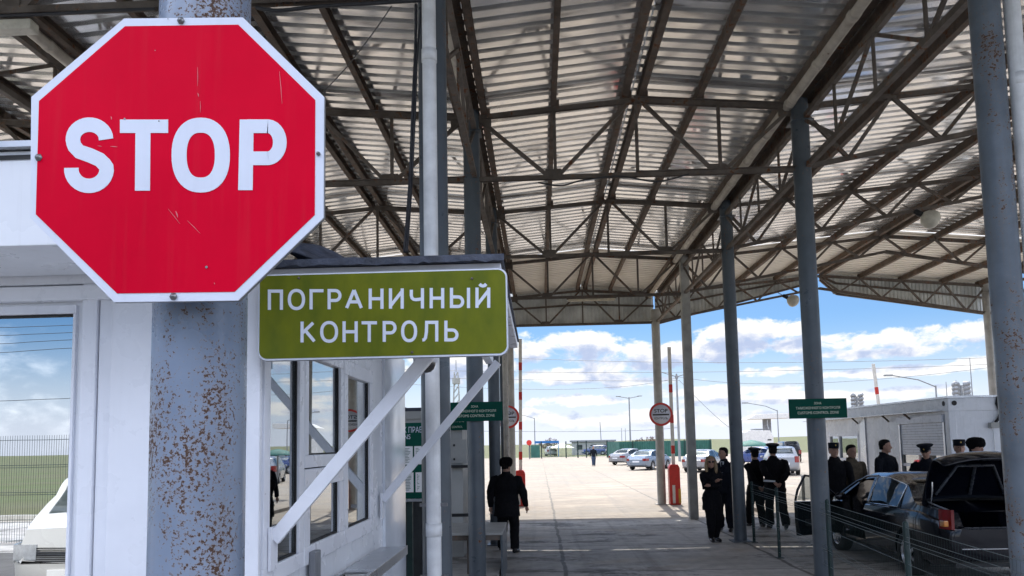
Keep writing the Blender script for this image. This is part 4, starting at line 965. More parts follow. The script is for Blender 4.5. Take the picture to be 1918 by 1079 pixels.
# ------------------------------------------------------------------ people
def limb_rings(b, pts, rad, n=12, flat=1.0):
    b.tube(pts, rad, n)
def mk_noise(o, amp, sc, seed):
    nrm = [v.normal.copy() for v in o.data.vertices]
    for v in o.data.vertices:
        q = Vector((v.co.x*sc, v.co.y*sc, v.co.z*sc*.6))+Vector((seed*3.1, 0, 0))
        d = mnoise.noise(q)*amp+mnoise.noise(q*2.7)*amp*.5; nn = nrm[v.index]; v.co += nn*d
def remesh(o, vx): 
    evalmesh(o, [('REMESH', dict(mode='VOXEL', voxel_size=vx, use_smooth_shade=True)), ('SMOOTH', dict(factor=.6, iterations=3))])
def person(label, loc, rz, h=1.76, coat='cblack', trouser='cblack', coatlen=.62, hat=None, hair='hairdark', longhair=False, head_turn=0, head_tilt=0,
           feet=((.09, .02, 0), (-.09, -.02, 0)), hands=None, knees=None, elbows=None, lean=(0, 0), female=False, glasses=False, group=None, shirt=False, heel=0, extra=None, vx=.010, bulk=1.0):
    """local frame: faces +y; right hand is +x when seen from behind. feet: (x,y,z) of the ankles on the ground (z = lift)"""
    t = thing('person', label, 'person', loc, rz, group); k = h/1.76; seed = random.random()*50
    t.scale = (k, k, k)
    lx, ly = lean
    sh = .178 if female else .205*(1+(bulk-1)*.45); hipw = .098
    pel = Vector((lx*.3, ly*.3, .93)); chest = Vector((lx*.8, ly*.8, 1.30)); neck = Vector((lx, ly, 1.47)); hd = Vector((lx*1.1, ly*1.1+.02, 1.635))
    S_ = [Vector((s*sh+lx*.9, ly*.9, 1.392)) for s in (1, -1)]
    Hh = [Vector((s*hipw+pel.x, pel.y, .90)) for s in (1, -1)]
    A = [Vector((f[0], f[1], .09+f[2])) for f in feet]
    hands = hands or ((.30, .05, .84), (-.30, .05, .84)); Hd = [Vector(q) for q in hands]
    def joint(a, c, L1, L2, bend):
        d = c-a; l = min(d.length, L1+L2-.005); u = d.normalized(); x = (L1*L1-L2*L2+l*l)/(2*l); y = math.sqrt(max(0, L1*L1-x*x))
        bv = Vector(bend); bv = (bv-u*bv.dot(u)); bv.normalize(); return a+u*x+bv*y
    Kn = [Vector(q) if q else None for q in (knees or (None, None))]
    for i in range(2):
        if Kn[i] is None: Kn[i] = joint(Hh[i], A[i], .42, .415, (0, 1, 0))
    El = []
    for i in range(2):
        bend = (elbows[i] if elbows else ((.5 if i == 0 else -.5), -1, 0)); El.append(joint(S_[i], Hd[i], .29, .26, bend))
        d = Hd[i]-S_[i]
        if d.length > .545: Hd[i] = S_[i]+d.normalized()*.545
    # body
    b = MB()
    def torso(b, e, z0=.86, z1=1.45):
        rows = [(.80, .135, .095), (.86, .155, .11), (.93, .165, .115), (1.02, .148 if not female else .128, .105), (1.12, .150 if not female else .132, .105), (1.24, .172, .118), (1.33, .185, .118), (1.40, .17, .10), (1.455, .10, .075), (1.49, .065, .062)]
        rs = []
        for z, rx, ry in rows:
            f = max(0, min(1, (z-.9)/.55)); rs.append([(lx*f+(rx*bulk+e)*math.cos(2*PI*q/24), ly*f+(ry*bulk+e)*math.sin(2*PI*q/24), z) for q in range(24)])
        b.rings(rs)
    torso(b, -.012)
    b.tube([neck-Vector((0, 0, .06)), neck+Vector((0, .005, .06)), hd-Vector((0, .02, .05))], [.062, .056, .055], 14)
    # head
    Hm = Matrix.Rotation(head_turn, 3, 'Z') @ Matrix.Rotation(head_tilt, 3, 'X')
    hr = [(-.118, .022, .022, .045), (-.112, .040, .042, .038), (-.085, .055, .066, .018), (-.05, .066, .084, .006), (0, .074, .096, 0), (.04, .077, .100, -.003), (.08, .070, .092, -.006), (.108, .050, .066, -.008), (.122, .022, .03, -.008)]
    hp = MB(); hp.rings([[(rx*math.cos(2*PI*q/24), cy+ry*math.sin(2*PI*q/24), z) for q in range(24)] for z, rx, ry, cy in hr])
    hp.tube([(0, .088, .018), (0, .106, -.012), (0, .113, -.032), (0, .095, -.042)], [.008, .011, .014, .009], 8)
    hp.ball((0, .082, -.068), (.024, .014, .009)); hp.ball((0, .078, -.105), (.02, .016, .014)); hp.ball((0, .080, .030), (.055, .016, .010))
    for s in (-1, 1): hp.ball((s*.077, -.008, -.012), (.010, .020, .032))
    b.add([hd+Hm @ Vector(v) for v in hp.v], hp.f, True)
    for i in range(2):
        b.tube([S_[i]-Vector(((1 if i == 0 else -1)*.05, 0, 0)), S_[i], El[i].lerp(S_[i], .5), El[i], El[i].lerp(Hd[i], .5), Hd[i]], [.055, .052, .045, .038, .036, .026], 12)
        b.tube([Hh[i]+Vector((0, 0, .03)), Hh[i].lerp(Kn[i], .5), Kn[i], Kn[i].lerp(A[i], .35), A[i]], [.085, .075, .055, .055, .038], 12)
        # hand: palm, four fingers, thumb
        d = (Hd[i]-El[i]).normalized(); s = 1 if i == 0 else -1
        side = Vector((0, 1, 0))-d*d.y; side = side.normalized() if side.length > .2 else Vector((0, 0, 1)).cross(d).normalized()
        inn_ = d.cross(side).normalized(); inn_ = inn_ if inn_.x*s < 0 else -inn_
        b.tube([Hd[i], Hd[i]+d*.04, Hd[i]+d*.085], [.026, .036, .034], 10)
        for q, (o_, ln) in enumerate(((.030, .070), (.010, .080), (-.010, .074), (-.029, .058))):
            r0 = Hd[i]+d*.075+side*o_; b.tube([r0, r0+d*ln*.5+inn_*.008, r0+d*ln*.85+inn_*.028], [.0095, .0085, .0065], 8)
        r0 = Hd[i]+d*.03+side*.030; b.tube([r0, r0+d*.03+side*.022+inn_*.01, r0+d*.055+side*.024+inn_*.02], [.012, .010, .008], 8)
    bo = b.build('body', 'skin', t); remesh(bo, .008)
    # trousers
    b = MB(); e = .022*bulk
    b.ell([(0, 0, .80, .13, .10), (0, 0, .86, .165*bulk, .12*bulk), (pel.x, pel.y, .95, .170*bulk, .125*bulk), (pel.x, pel.y, 1.03, .15*bulk, .115*bulk)], 24)
    for i in range(2):
        b.tube([Hh[i]+Vector((0, 0, .02)), Hh[i].lerp(Kn[i], .5), Kn[i], Kn[i].lerp(A[i], .4), A[i].lerp(Kn[i], -.02)], [.114, .106+e*.2, .092, .088, .084 if not heel else .052], 14)
    o = b.build('trousers', trouser, t); remesh(o, vx); mk_noise(o, .014, 9, seed)
    # shoes
    for i in range(2):
        fwd = Vector(((.12 if i == 0 else -.12), 1, 0)).normalized(); lift = feet[i][2]; a = A[i]
        fd = (fwd+Vector((0, 0, -.9*min(1, lift*6)))).normalized()
        b = MB(); b.tube([a+Vector((0, 0, .02)), a-Vector((0, 0, .03))+fd*.0], [.045, .05], 12)
        b.tube([a-fd*.055-Vector((0, 0, .045)), a+fd*.02-Vector((0, 0, .045)), a+fd*.10-Vector((0, 0, .052)), a+fd*.165-Vector((0, 0, .058)), a+fd*.195-Vector((0, 0, .062))], [.036, .042, .044, .038, .02], 12)
        if heel:
            b.tube([a+Vector((0, 0, .30)), a+Vector((0, 0, .02))], [.062, .050], 12)
        o = b.build('shoe', 'shoe', t); remesh(o, .008)
        for v in o.data.vertices: v.co.z = max(v.co.z, .002+lift*.3) if lift < .02 else v.co.z
    # coat
    b = MB(); e = .022; bot = 1.45-coatlen*1.0
    rows = [(bot, .205, .160), (bot+.06, .203, .158)]+[(z, rx, ry) for z, rx, ry in ((.86, .190, .144), (.95, .188, .142), (1.04, .180 if not female else .138, .122), (1.13, .182 if not female else .142, .122), (1.24, .196, .142), (1.33, .205, .140), (1.40, .190, .122), (1.45, .115, .088), (1.485, .083, .080)) if z > bot+.09]
    rs = []
    for z, rx, ry in rows:
        f = max(0, min(1, (z-.9)/.55)); rs.append([(lx*f+rx*bulk*math.cos(2*PI*q/28), ly*f+ry*bulk*math.sin(2*PI*q/28), z) for q in range(28)])
    b.rings(rs)
    for i in range(2):
        s = 1 if i == 0 else -1
        b.tube([S_[i]-Vector((s*.06, 0, .0)), S_[i]+Vector((s*.0, 0, -.012)), S_[i].lerp(El[i], .5), El[i], El[i].lerp(Hd[i], .5), El[i].lerp(Hd[i], .97)], [.072, .069*bulk, .068*bulk, .062*bulk, .057, .050], 14)
    b.ell([(neck.x, neck.y-.005, 1.44, .10, .085), (neck.x, neck.y-.012, 1.50, .082, .080), (neck.x, neck.y-.016, 1.525, .078, .076)], 20)
    o = b.build('coat', coat, t); remesh(o, vx); mk_noise(o, .017, 8, seed+9)
    if shirt:
        s_ = MB().add([(-.045, .126, 1.47), (.045, .126, 1.47), (.0, .150, 1.20)], [(0, 1, 2)]); o = s_.build('shirt', 'cshirt', t); o.location = (lx, ly, 0); evalmesh(o, [('SOLIDIFY', dict(thickness=.012))])
        tb = MB().add([(-.013, .142, 1.455), (.013, .142, 1.455), (.022, .158, 1.28), (0, .160, 1.22), (-.022, .158, 1.28)], [(0, 1, 2, 3, 4)]); o = tb.build('tie', 'cnavy', t); o.location = (lx, ly, 0); evalmesh(o, [('SOLIDIFY', dict(thickness=.008))])
    def onhead(b, name, m, rv=0, nz=0):
        b.v = [tuple(hd+Hm @ Vector(v)) for v in b.v]; o = b.build(name, m, t)
        if rv: remesh(o, rv)
        if nz: mk_noise(o, nz, 40, seed)
        return o
    # eyes
    eb = MB()
    for s in (-1, 1): eb.ball((s*.030, .086, .008), (.012, .008, .007), 10, 6)
    onhead(eb, 'eyes', 'black')
    if hair:
        hb_ = MB()
        lo_ = -.06 if not longhair else -.02
        hb_.rings([[(rx*math.cos(2*PI*q/24), cy+ry*math.sin(2*PI*q/24), z) for q in range(24)] for z, rx, ry, cy in ((lo_, .066, .055, -.050), (-.01, .078, .075, -.030), (.045, .086, .084, -.032), (.085, .083, .102, -.010), (.115, .062, .082, -.008), (.134, .03, .04, -.008))])
        if longhair:
            for s in (-1, 1):
                hb_.tube([(s*.05, -.01, .10), (s*.088, .005, .02), (s*.100, .012, -.09), (s*.098, .035, -.20), (s*.075, .05, -.27)], [.04, .034, .038, .038, .016], 10)
            hb_.tube([(0, -.07, .05), (0, -.10, -.06), (0, -.10, -.20)], [.07, .085, .06], 12)
        onhead(hb_, 'hair', hair, .010, .006)
    if glasses:
        gb = MB()
        for s in (-1, 1): gb.ball((s*.034, .098, .008), (.028, .010, .022), 12, 6); gb.bar((s*.06, .092, .012), (s*.078, 0, .012), .006, .006)
        onhead(gb, 'sunglasses', 'black')
    if hat == 'ushanka':
        hb_ = MB().rings([[(rx*math.cos(2*PI*q/24), ry*math.sin(2*PI*q/24)-.006, z) for q in range(24)] for z, rx, ry in ((.015, .098, .112), (.03, .118, .134), (.075, .124, .140), (.115, .118, .134), (.150, .090, .105), (.165, .04, .05))])
        hb_.ball((-.09, -.01, .03), (.03, .07, .055)); hb_.ball((.09, -.01, .03), (.03, .07, .055))
        onhead(hb_, 'fur_hat', 'fur', .010, .007)
    if hat == 'peaked':
        hb_ = MB().rings([[(rx*math.cos(2*PI*q/32), ry*math.sin(2*PI*q/32)-.004, z+.018*math.sin(2*PI*q/32)*tl_) for q in range(32)] for z, rx, ry, tl_ in ((.045, .086, .104, 0), (.085, .089, .107, 0), (.105, .128, .145, 1), (.128, .142, .158, 1.4), (.140, .130, .145, 1.4), (.148, .05, .06, 1))])
        co_ = onhead(hb_, 'peaked_cap', 'cnavy')
        vb = MB(); vs = []
        for q in range(13):
            a = R(25+130*q/12); vs += [(.088*math.cos(a), .106*math.sin(a)-.004, .050), (.098*math.cos(a), .106*math.sin(a)+.040*math.sin(a)**2, .030)]
        vb.add(vs, [(2*i, 2*i+2, 2*i+3, 2*i+1) for i in range(12)]); v_ = onhead(vb, 'visor', 'shoe'); evalmesh(v_, [('SOLIDIFY', dict(thickness=.004))]); v_.parent = co_
        bb_ = MB().ball((0, .108, .078), (.014, .006, .018), 10, 6); q_ = onhead(bb_, 'cap_badge', 'badge'); q_.parent = co_
    if hat == 'field':
        hb_ = MB().rings([[(rx*math.cos(2*PI*q/28), ry*math.sin(2*PI*q/28)-.002, z) for q in range(28)] for z, rx, ry in ((.035, .085, .104), (.06, .088, .107), (.125, .092, .106), (.140, .086, .098), (.143, .03, .04))])
        co_ = onhead(hb_, 'field_cap', 'cnavy')
        vb = MB(); vs = []
        for q in range(11):
            a = R(35+110*q/10); vs += [(.086*math.cos(a), .104*math.sin(a), .050), (.080*math.cos(a), .104*math.sin(a)+.05*math.sin(a)**2, .036)]
        vb.add(vs, [(2*i, 2*i+2, 2*i+3, 2*i+1) for i in range(10)]); v_ = onhead(vb, 'visor', 'cnavy'); evalmesh(v_, [('SOLIDIFY', dict(thickness=.005))]); v_.parent = co_
        bb_ = MB().ball((0, .107, .092), (.012, .005, .015), 10, 6); q_ = onhead(bb_, 'cap_badge', 'badge'); q_.parent = co_
    return t
def gxy(px, Y, z=0): q = at(px, 832, Y); return (q.x, Y, z)
# guard in fur hat, back to us, walking away on the left
person('guard in black coat and fur hat seen from behind, walking beside the left columns', gxy(947, 14.0), R(-14), 1.73, hat='ushanka', coatlen=.76, bulk=1.25,
       feet=((.13, .05, 0), (-.15, .10, 0)), hands=((.36, .10, .86), (-.32, .0, .86)), elbows=((.7, -.7, 0), (-.6, -1, 0)), head_turn=R(-22), group=None)
# blonde woman
person('blonde woman in sunglasses and long black coat with her arms folded', gxy(1329, 15.3), R(188), 1.69, coatlen=.80, hair='hairblond', longhair=True, female=True, glasses=True, heel=1,
       feet=((.07, .06, 0), (-.06, 0, 0)), hands=((-.02, .20, 1.24), (.12, .22, 1.16)), elbows=((1, -.4, -.8), (-1, -.2, -.8)), head_turn=R(-12))
# man in suit
person('dark haired man in dark suit and white shirt standing behind the blonde woman', gxy(1354, 17.0), R(150), 1.84, coat='cnavy', trouser='cnavy', coatlen=.66, shirt=True,
       feet=((.12, .0, 0), (-.12, .05, 0)), head_turn=R(-40))
# two officers walking away
person('left of the two officers in peaked caps walking away, hands at his back', gxy(1413, 17.6), R(8), 1.79, coat='cblack', trouser='cblack', coatlen=.68, hat='peaked',
       feet=((.10, -.06, 0), (-.10, .24, .0)), hands=((.10, -.20, .92), (-.02, -.20, .92)), elbows=((1, -.8, 0), (-1, -.8, 0)), bulk=1.03)
o2 = person('right of the two officers in peaked caps walking away, holding a white sheet behind him', gxy(1447, 17.2), R(-6), 1.88, coat='cblack', trouser='cblack', coatlen=.68, hat='peaked',
       feet=((.14, -.28, .03), (-.10, .12, 0)), hands=((.08, -.21, .96), (-.04, -.20, .98)), elbows=((1, -.8, 0), (-1, -.8, 0)), bulk=1.12)
ps = at(1441, 901, 16.93); pp = MB().box(-.13, .13, -.004, .004, -.02, .02).build('paper_sheet', 'paper', None, loc=(ps.x, ps.y, ps.z), rot=(0, R(4), 0)); tag(pp, 'folded white sheet held behind the back of the right walking officer', 'paper')
# far walker
person('man in dark jacket and jeans walking toward us far off in the sunny yard', gxy(1111, 66), R(180), 1.72, coat='cnavy', trouser='cjeans', coatlen=.62, feet=((.08, .16, 0), (-.08, -.14, 0)), vx=.02)
# group by the container
PZ = .0
person('officer in dark uniform and field cap standing half behind the column with the green sign', gxy(1561, 15.0, PZ), R(160), 1.90, hat='field', coat='cblack', coatlen=.66, head_turn=R(20))
person('man in olive beige jacket standing between the open car door and the cabin window', gxy(1593, 15.25, PZ), R(195), 1.86, coat='cbeige', trouser='cblack', coatlen=.64, hair='hairdark', hands=((.34, .12, .88), (-.30, .1, .9)), bulk=1.05)
person('dark haired man in hooded navy jacket standing in front of the white cabin wall', gxy(1656, 15.3, .11), R(215), 1.84, coat='cnavy', trouser='cnavy', coatlen=.66, head_turn=R(20), bulk=1.1, hands=((.22, .25, 1.0), (-.22, .25, 1.0)))
person('officer in a wide peaked cap looking down behind the black car', gxy(1733, 14.9, .0), R(150), 1.84, coat='cnavy', hat='peaked', head_tilt=R(-18), head_turn=R(-10))
person('officer in field cap just visible behind the raised boot lid', gxy(1796, 14.0, 0), R(165), 1.92, coat='cnavy', hat='field')
person('guard in a black fur hat behind the raised boot lid, right of the others', gxy(1826, 12.9, 0), R(200), 1.93, coat='cblack', hat='ushanka', bulk=1.1)
# ------------------------------------------------------------------ barriers
def barrier(px, Y, ptop, zcab, label, lean=0, cabinet=True, striped=True):
    p = at(px, 832, Y); t = thing('boom_barrier', label, 'barrier', (p.x, Y, 0), 0, 'red and white boom barriers standing raised')
    zt = at(px, ptop, Y).z
    w = .155
    MB().box(-.17, .17, -.16, .16, .0, zcab).build('cabinet', 'brred', t, bevel=.02)
    MB().prism([(-.17, zcab+.002), (.17, zcab+.002), (.11, zcab+.11), (-.11, zcab+.11)], -.15, .15).build('cabinet_cap', 'brred', t, bevel=.01)
    MB().box(-.09, -.0, -.168, -.161, .05, .62).build('white_panel', 'brwhite', t)
    MB().box(.10, .172, -.168, -.161, .05, .50).build('warning_strip', 'yellow', t)
    MB().box(.172, .178, -.15, .15, .05, .50).build('warning_strip', 'yellow', t)
    arm = MB().box(-.055, .055, -.03, .03, zcab-.02, zt); ao = arm.build('boom_arm', 'brwhite', t, bevel=.008)
    z = zcab+.45
    while z < zt-.5:
        MB().box(-.057, .057, -.032, .032, z, z+.26).build('red_band', 'brred', ao); z += .98
    MB().box(-.10, .10, -.10, -.031, zcab-.35, zcab+.02).build('arm_bracket', 'bolt', t)
    ao.rotation_euler = (0, lean, 0); return t
barrier(1260, 24.2, 650, 1.16, 'raised barrier with red cabinet beside the pale column with the round STOP sign')
barrier(973, 24.6, 635, 1.05, 'raised barrier with red cabinet partly hidden by the guard in the fur hat', R(1))
b3 = barrier(1662, 27.5, 680, 1.16, 'raised barrier whose boom rises above the roof of the white cabin', R(-4))
M['galv2'] = mat('worn_wire', (.17, .21, .21), .4, .4, .05)
# ------------------------------------------------------------------ low mesh fence
ft = thing('mesh_fence', 'low dark green welded mesh fence with paired wires between the lane and the black car', 'fence', (0, 0, 0))
fp = [Vector((4.16, 15.0, 0)), Vector((4.02, 13.0, 0)), Vector((3.83, 10.25, 0)), Vector((3.52, 7.45, 0)), Vector((3.28, 4.9, 0))]
for q in fp: MB().lathe([(.028, 0), (.028, 1.17), (.01, 1.19)], tuple(q), 'Z', 12).box(q.x-.06, q.x+.06, q.y-.06, q.y+.06, .004, .014).build('post', 'greenpaint', ft)
for a, c in zip(fp, fp[1:]):
    b = MB(); hw = MB(); d = c-a; n = int(d.length/.052); u = d.normalized(); nr = Vector((u.y, -u.x, 0))
    for i in range(1, n):
        p = a+d*i/n; b.tube([p+Vector((0, 0, .06)), p+Vector((0, 0, .48)), p+nr*.02+Vector((0, 0, .52)), p+Vector((0, 0, .56)), p+Vector((0, 0, .96)), p+nr*.02+Vector((0, 0, 1.0)), p+Vector((0, 0, 1.04)), p+Vector((0, 0, 1.14))], .0011, 4, cap=False)
    for z, o_ in ((.10, 0), (.30, 0), (.48, 0), (.52, .02), (.56, 0), (.78, 0), (.96, 0), (1.0, .02), (1.04, 0), (1.13, 0)):
        hw.tube([a+u*.02+nr*(o_+.005)+Vector((0, 0, z)), c-u*.02+nr*(o_+.005)+Vector((0, 0, z))], .0027, 5)
    mp_ = b.build('mesh_panel', 'greenpaint', ft); hw.build('line_wires', 'galv2', mp_)
# ------------------------------------------------------------------ white container cabin on the right
kx, ky0, ky1, kz0, kz1 = 8.12, 15.1, 22.7, .11, 2.79
kb = thing('cabin', 'white container cabin with roller shutter and windows behind the black car', 'building', (0, 0, 0))
b = MB(); zw0, zw1 = 1.05, 2.15
def yk(px): return atx(px, 800, kx).y
ya, yb = yk(1770), yk(1684); yc, yd = yk(1607), yk(1552)
zs0, zs1 = 1.2, 2.28
b.box(kx, kx+.06, ky0, ya, kz0, kz1-.3); b.box(kx, kx+.06, ya, yb, kz0, .95); b.box(kx, kx+.06, ya, yb, zs1, kz1-.3); b.box(kx, kx+.06, yb, yc, kz0, kz1-.3)
b.box(kx, kx+.06, yc, yd, kz0, 1.0); b.box(kx, kx+.06, yc, yd, 2.12, kz1-.3); b.box(kx, kx+.06, yd, ky1, kz0, kz1-.3)
b.box(kx+.061, kx+2.5, ky0, ky0+.06, kz0, kz1-.3); b.box(kx+2.44, kx+2.5, ky0+.061, ky1, kz0, kz1-.3); b.box(kx+.061, kx+2.44, ky1-.06, ky1, kz0, kz1-.3)
b.build('wall', 'whitewall', kb)
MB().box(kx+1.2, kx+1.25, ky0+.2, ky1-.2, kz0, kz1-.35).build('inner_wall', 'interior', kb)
MB().box(kx-.02, kx+2.52, ky0-.02, ky1+.02, kz1-.299, kz1-.04).build('roof_frame', 'whitewall', kb, bevel=.01)
MB().box(kx-.05, kx+2.55, ky0-.05, ky1+.05, kz1-.039, kz1).build('roof', 'steelshelf', kb)
for (x, y) in ((kx+.05, ky0+.03), ):
    MB().box(kx-.025, kx+.12, ky0-.025, ky0+.12, kz0, kz1-.30).build('corner_post', 'whitewall', kb, bevel=.01)
for z in (kz1-.14,):
    MB().lathe([(.05, ky0-.028), (.05, ky0-.0205)], (kx+.10, 0, z), 'Y', 16).build('lifting_eye', 'black', kb)
    MB().lathe([(.05, kx-.028), (.05, kx-.0205)], (0, ky0+.14, z), 'X', 16).build('lifting_eye', 'black', kb)
# canopy brackets under the eave
for px in (1610, 1668, 1710):
    yy = yk(px); MB().bar((kx-.03, yy, 2.36), (kx-.18, yy, 2.50), .04, .03).build('eave_bracket', 'steel', kb)
MB().box(kx-.30, kx-.021, ky0+.2, ky1-.2, 2.50, 2.515).build('eave_sheet', 'steelshelf', kb)
# roller shutter
s = MB(); z = zs1; k = 0
while z > 1.66:
    s.box(kx+.005, kx+.025+(.006 if k % 2 else 0), ya+.06, yb-.06, z-.055, z-.004); z -= .056; k += 1
sw = s.build('roller_shutter', 'white', kb); MB().box(kx-.06, kx-.002, ya, yb, zs1, zs1+.16).build('shutter_box', 'white', kb, bevel=.01)
MB().box(kx-.02, kx-.002, ya, ya+.06, .95, zs1).box(kx-.02, kx-.002, yb-.06, yb, .95, zs1).build('shutter_rail', 'steelshelf', kb)
w = MB().box(kx+.005, kx+.045, ya+.06, yb-.06, .95, 1.02).box(kx+.005, kx+.045, ya+.06, yb-.06, 1.36, 1.42).box(kx+.005, kx+.045, (ya+yb)/2-.04, (ya+yb)/2+.04, 1.02, 1.36).box(kx+.005, kx+.045, (ya+yb)/2-.04, (ya+yb)/2+.04, 1.42, 1.64).build('window', 'white', kb)
MB().box(kx+.03, kx+.035, ya+.06, yb-.06, 1.0, 1.66).build('pane', 'glass', w)
w = MB().box(kx-.01, kx+.045, yc, yd, 1.0, 1.07).box(kx-.01, kx+.045, yc, yd, 2.05, 2.12).box(kx-.01, kx+.045, yc, yc+.07, 1.07, 2.05).box(kx-.01, kx+.045, yd-.07, yd, 1.07, 2.05).box(kx-.01, kx+.045, (yc*.35+yd*.65)-.04, (yc*.35+yd*.65)+.04, 1.07, 2.05).box(kx-.01, kx+.045, yc+.07, yd-.07, 1.40, 1.47).build('window', 'white', kb)
MB().box(kx+.03, kx+.035, yc+.05, yd-.05, 1.05, 2.07).build('pane', 'glass', w)
MB().box(kx-.03, kx-.001, yk(1622), yk(1612), kz0, 2.5).build('seam_post', 'steelshelf', kb)
MB().box(kx-.006, kx-.001, yk(1655), yk(1638), 1.55, 1.95).build('notice', 'paper', kb)
q = at(1862, 796, ky0-.03); MB().box(q.x-.10, q.x+.06, ky0-.10, ky0-.001, q.z-.06, q.z+.05).build('junction_box', 'kiosk', kb, bevel=.008)
MB().tube([(q.x+.02, ky0-.05, q.z+.05), (q.x+.08, ky0-.05, q.z+.12), (q.x+.13, ky0-.05, q.z+.25), (q.x+.07, ky0-.05, q.z+.42), (q.x+.10, ky0-.05, q.z+.55), (q.x+.16, ky0-.05, kz1-.06)], .028, 10).build('cable_hose', 'black', kb)
MB().tube([(q.x-.02, ky0-.03, q.z-.06), (q.x-.02, ky0-.03, .2)], .008, 8).build('conduit', 'steelshelf', kb)
# air conditioner on the far wall end
q = at(1498, 790, ky1+.1)
# ------------------------------------------------------------------ things beyond the yard
def lamp_post(px, ytop, Y, label, kind='double', lean=0, arm=1.6):
    p = at(px, 832, Y); h = at(px, ytop, Y).z
    t = thing('street_lamp' if kind != 'bare' else 'concrete_pole', label, 'lamp post' if kind != 'bare' else 'pole', (p.x, Y, 0), 0, 'poles and lamp posts far beyond the yard')
    MB().lathe([(.14*h/9, 0), (.09*h/9, h)], n=10).build('post', 'pole', t)
    if kind == 'double':
        MB().tube([(-arm, 0, h+.15), (-.2, 0, h-.12), (.2, 0, h-.12), (arm, 0, h+.15)], .06, 6).build('arm', 'pole', t)
        for s in (-1, 1): MB().box(s*arm-.35, s*arm+.35, -.15, .15, h+.10, h+.22).build('lamp_head', 'pole', t, bevel=.04)
    elif kind == 'left':
        for dz in (0, .9):
            MB().tube([(0, 0, h-.1-dz), (-arm*.4, 0, h+.5-dz), (-arm, 0, h+.9-dz)], .05, 6).build('arm', 'pole', t); MB().box(-arm-.7, -arm, -.12, .12, h+.85-dz, h+.99-dz).build('lamp_head', 'pole', t, bevel=.03)
            if arm > 3.2: break
    elif kind == 'cross':
        MB().tube([(-1.8, 0, h+.3), (0, 0, h-.3), (1.5, 0, h+.1)], .05, 6).build('arm', 'pole', t); MB().box(-2.3, -1.6, -.14, .14, h+.28, h+.38).build('lamp_head', 'pole', t, bevel=.03)
        MB().lathe([(.16, h-.5), (.16, h-.2)], n=8).build('collar', 'pole', t)
    t.rotation_euler = (0, lean, 0); return t
lamp_post(1181, 744, 112, 'pale post with two short lamp arms, standing alone beyond the yard')
lamp_post(1002, 783, 150, 'lamp post with two arms reaching left, beyond the left barrier', 'left', arm=4.5)
lamp_post(1127, 790, 140, 'leaning bare pole left of the green sheet fence', 'bare', R(-2))
lamp_post(1165, 802, 190, 'left of two distant bare poles close together', 'bare')
lamp_post(1172, 802, 190, 'right of two distant bare poles close together', 'bare')
lamp_post(1272, 700, 76, 'tall lamp pole with a cross arm just right of the raised barrier', 'cross')
lamp_post(1760, 722, 62, 'curved lamp post rising behind the white cabin roof', 'left', arm=3.4)
lamp_post(1459, 768, 90, 'lamp post behind the fuel stand roof', 'left', arm=3.4)
def mast(px, ytop, Y, label, r_=.05, group='thin masts behind the white cabin'):
    p = at(px, 832, Y); h = at(px, ytop, Y).z; o = MB().lathe([(r_*1.6, 0), (r_, h*.6), (r_*.5, h)], n=8).build('radio_mast', 'pole', None, loc=(p.x, Y, 0)); return tag(o, label, 'mast', group)
mast(1828, 670, 60, 'tallest thin mast rising behind the right end of the white cabin'); mast(1780, 715, 60, 'left of the two short thin masts above the white cabin'); mast(1799, 712, 60, 'right of the two short thin masts above the white cabin')
def flood(px, ytop, ybot, Y, label, s=1):
    p = at(px, 832, Y); h = at(px, ytop, Y).z; hb_ = at(px, ybot, Y).z; t = thing('floodlight_mast', label, 'floodlight', (p.x, Y, 0), 0, 'floodlight clusters above the cabin')
    MB().lathe([(.12, 0), (.09, h)], n=8).build('post', 'pole', t); n = 4
    for k in range(n):
        z = hb_+(h-hb_)*k/(n-1)
        for sx in (-1, 1):
            b = MB().lathe([(.10, -.2), (.26*s, .08), (.27*s, .12)], axis='Y', n=12); MB().bar((-.5*s, 0, z), (.5*s, 0, z), .05, .05).build('cross_bar', 'pole', t) if sx < 0 else None
            b.build('lamp_head', 'pole', t, loc=(sx*.38*s, -.05, z+.1), rot=(R(-20), 0, R(25*sx)))
    return t
flood(1610, 743, 764, 60, 'smaller floodlight cluster above the left part of the cabin roof', .8); flood(1808, 722, 745, 52, 'larger floodlight cluster above the right part of the cabin roof', 1)
# lattice radio tower far left
p = at(856, 832, 150); h = at(856, 697, 150).z
rt = thing('radio_tower', 'red and white lattice radio tower seen between the left columns', 'tower', (p.x, 150, 0))
b = MB()
for s1 in (-1, 1):
    for s2 in (-1, 1): b.bar((s1*1.0, s2*1.0, 0), (s1*.35, s2*.35, h), .16, .16)
for k in range(12):
    z0_, z1_ = h*k/12, h*(k+1)/12; w0 = 1-.65*k/12; w1 = 1-.65*(k+1)/12
    for s2 in (-1, 1): b.bar((-w0, s2*w0, z0_), (w1, s2*w1, z1_), .1, .1); b.bar((s2*w0, -w0, z0_), (s2*w1, w1, z1_), .1, .1)
b.build('lattice', 'concpost', rt); MB().lathe([(.8, h-2.4), (.8, h-1.2)], n=10).build('antenna', 'concpost', rt); MB().tube([(0, 0, h), (0, 0, h+2.5)], .08, 6).build('spike', 'pole', rt)
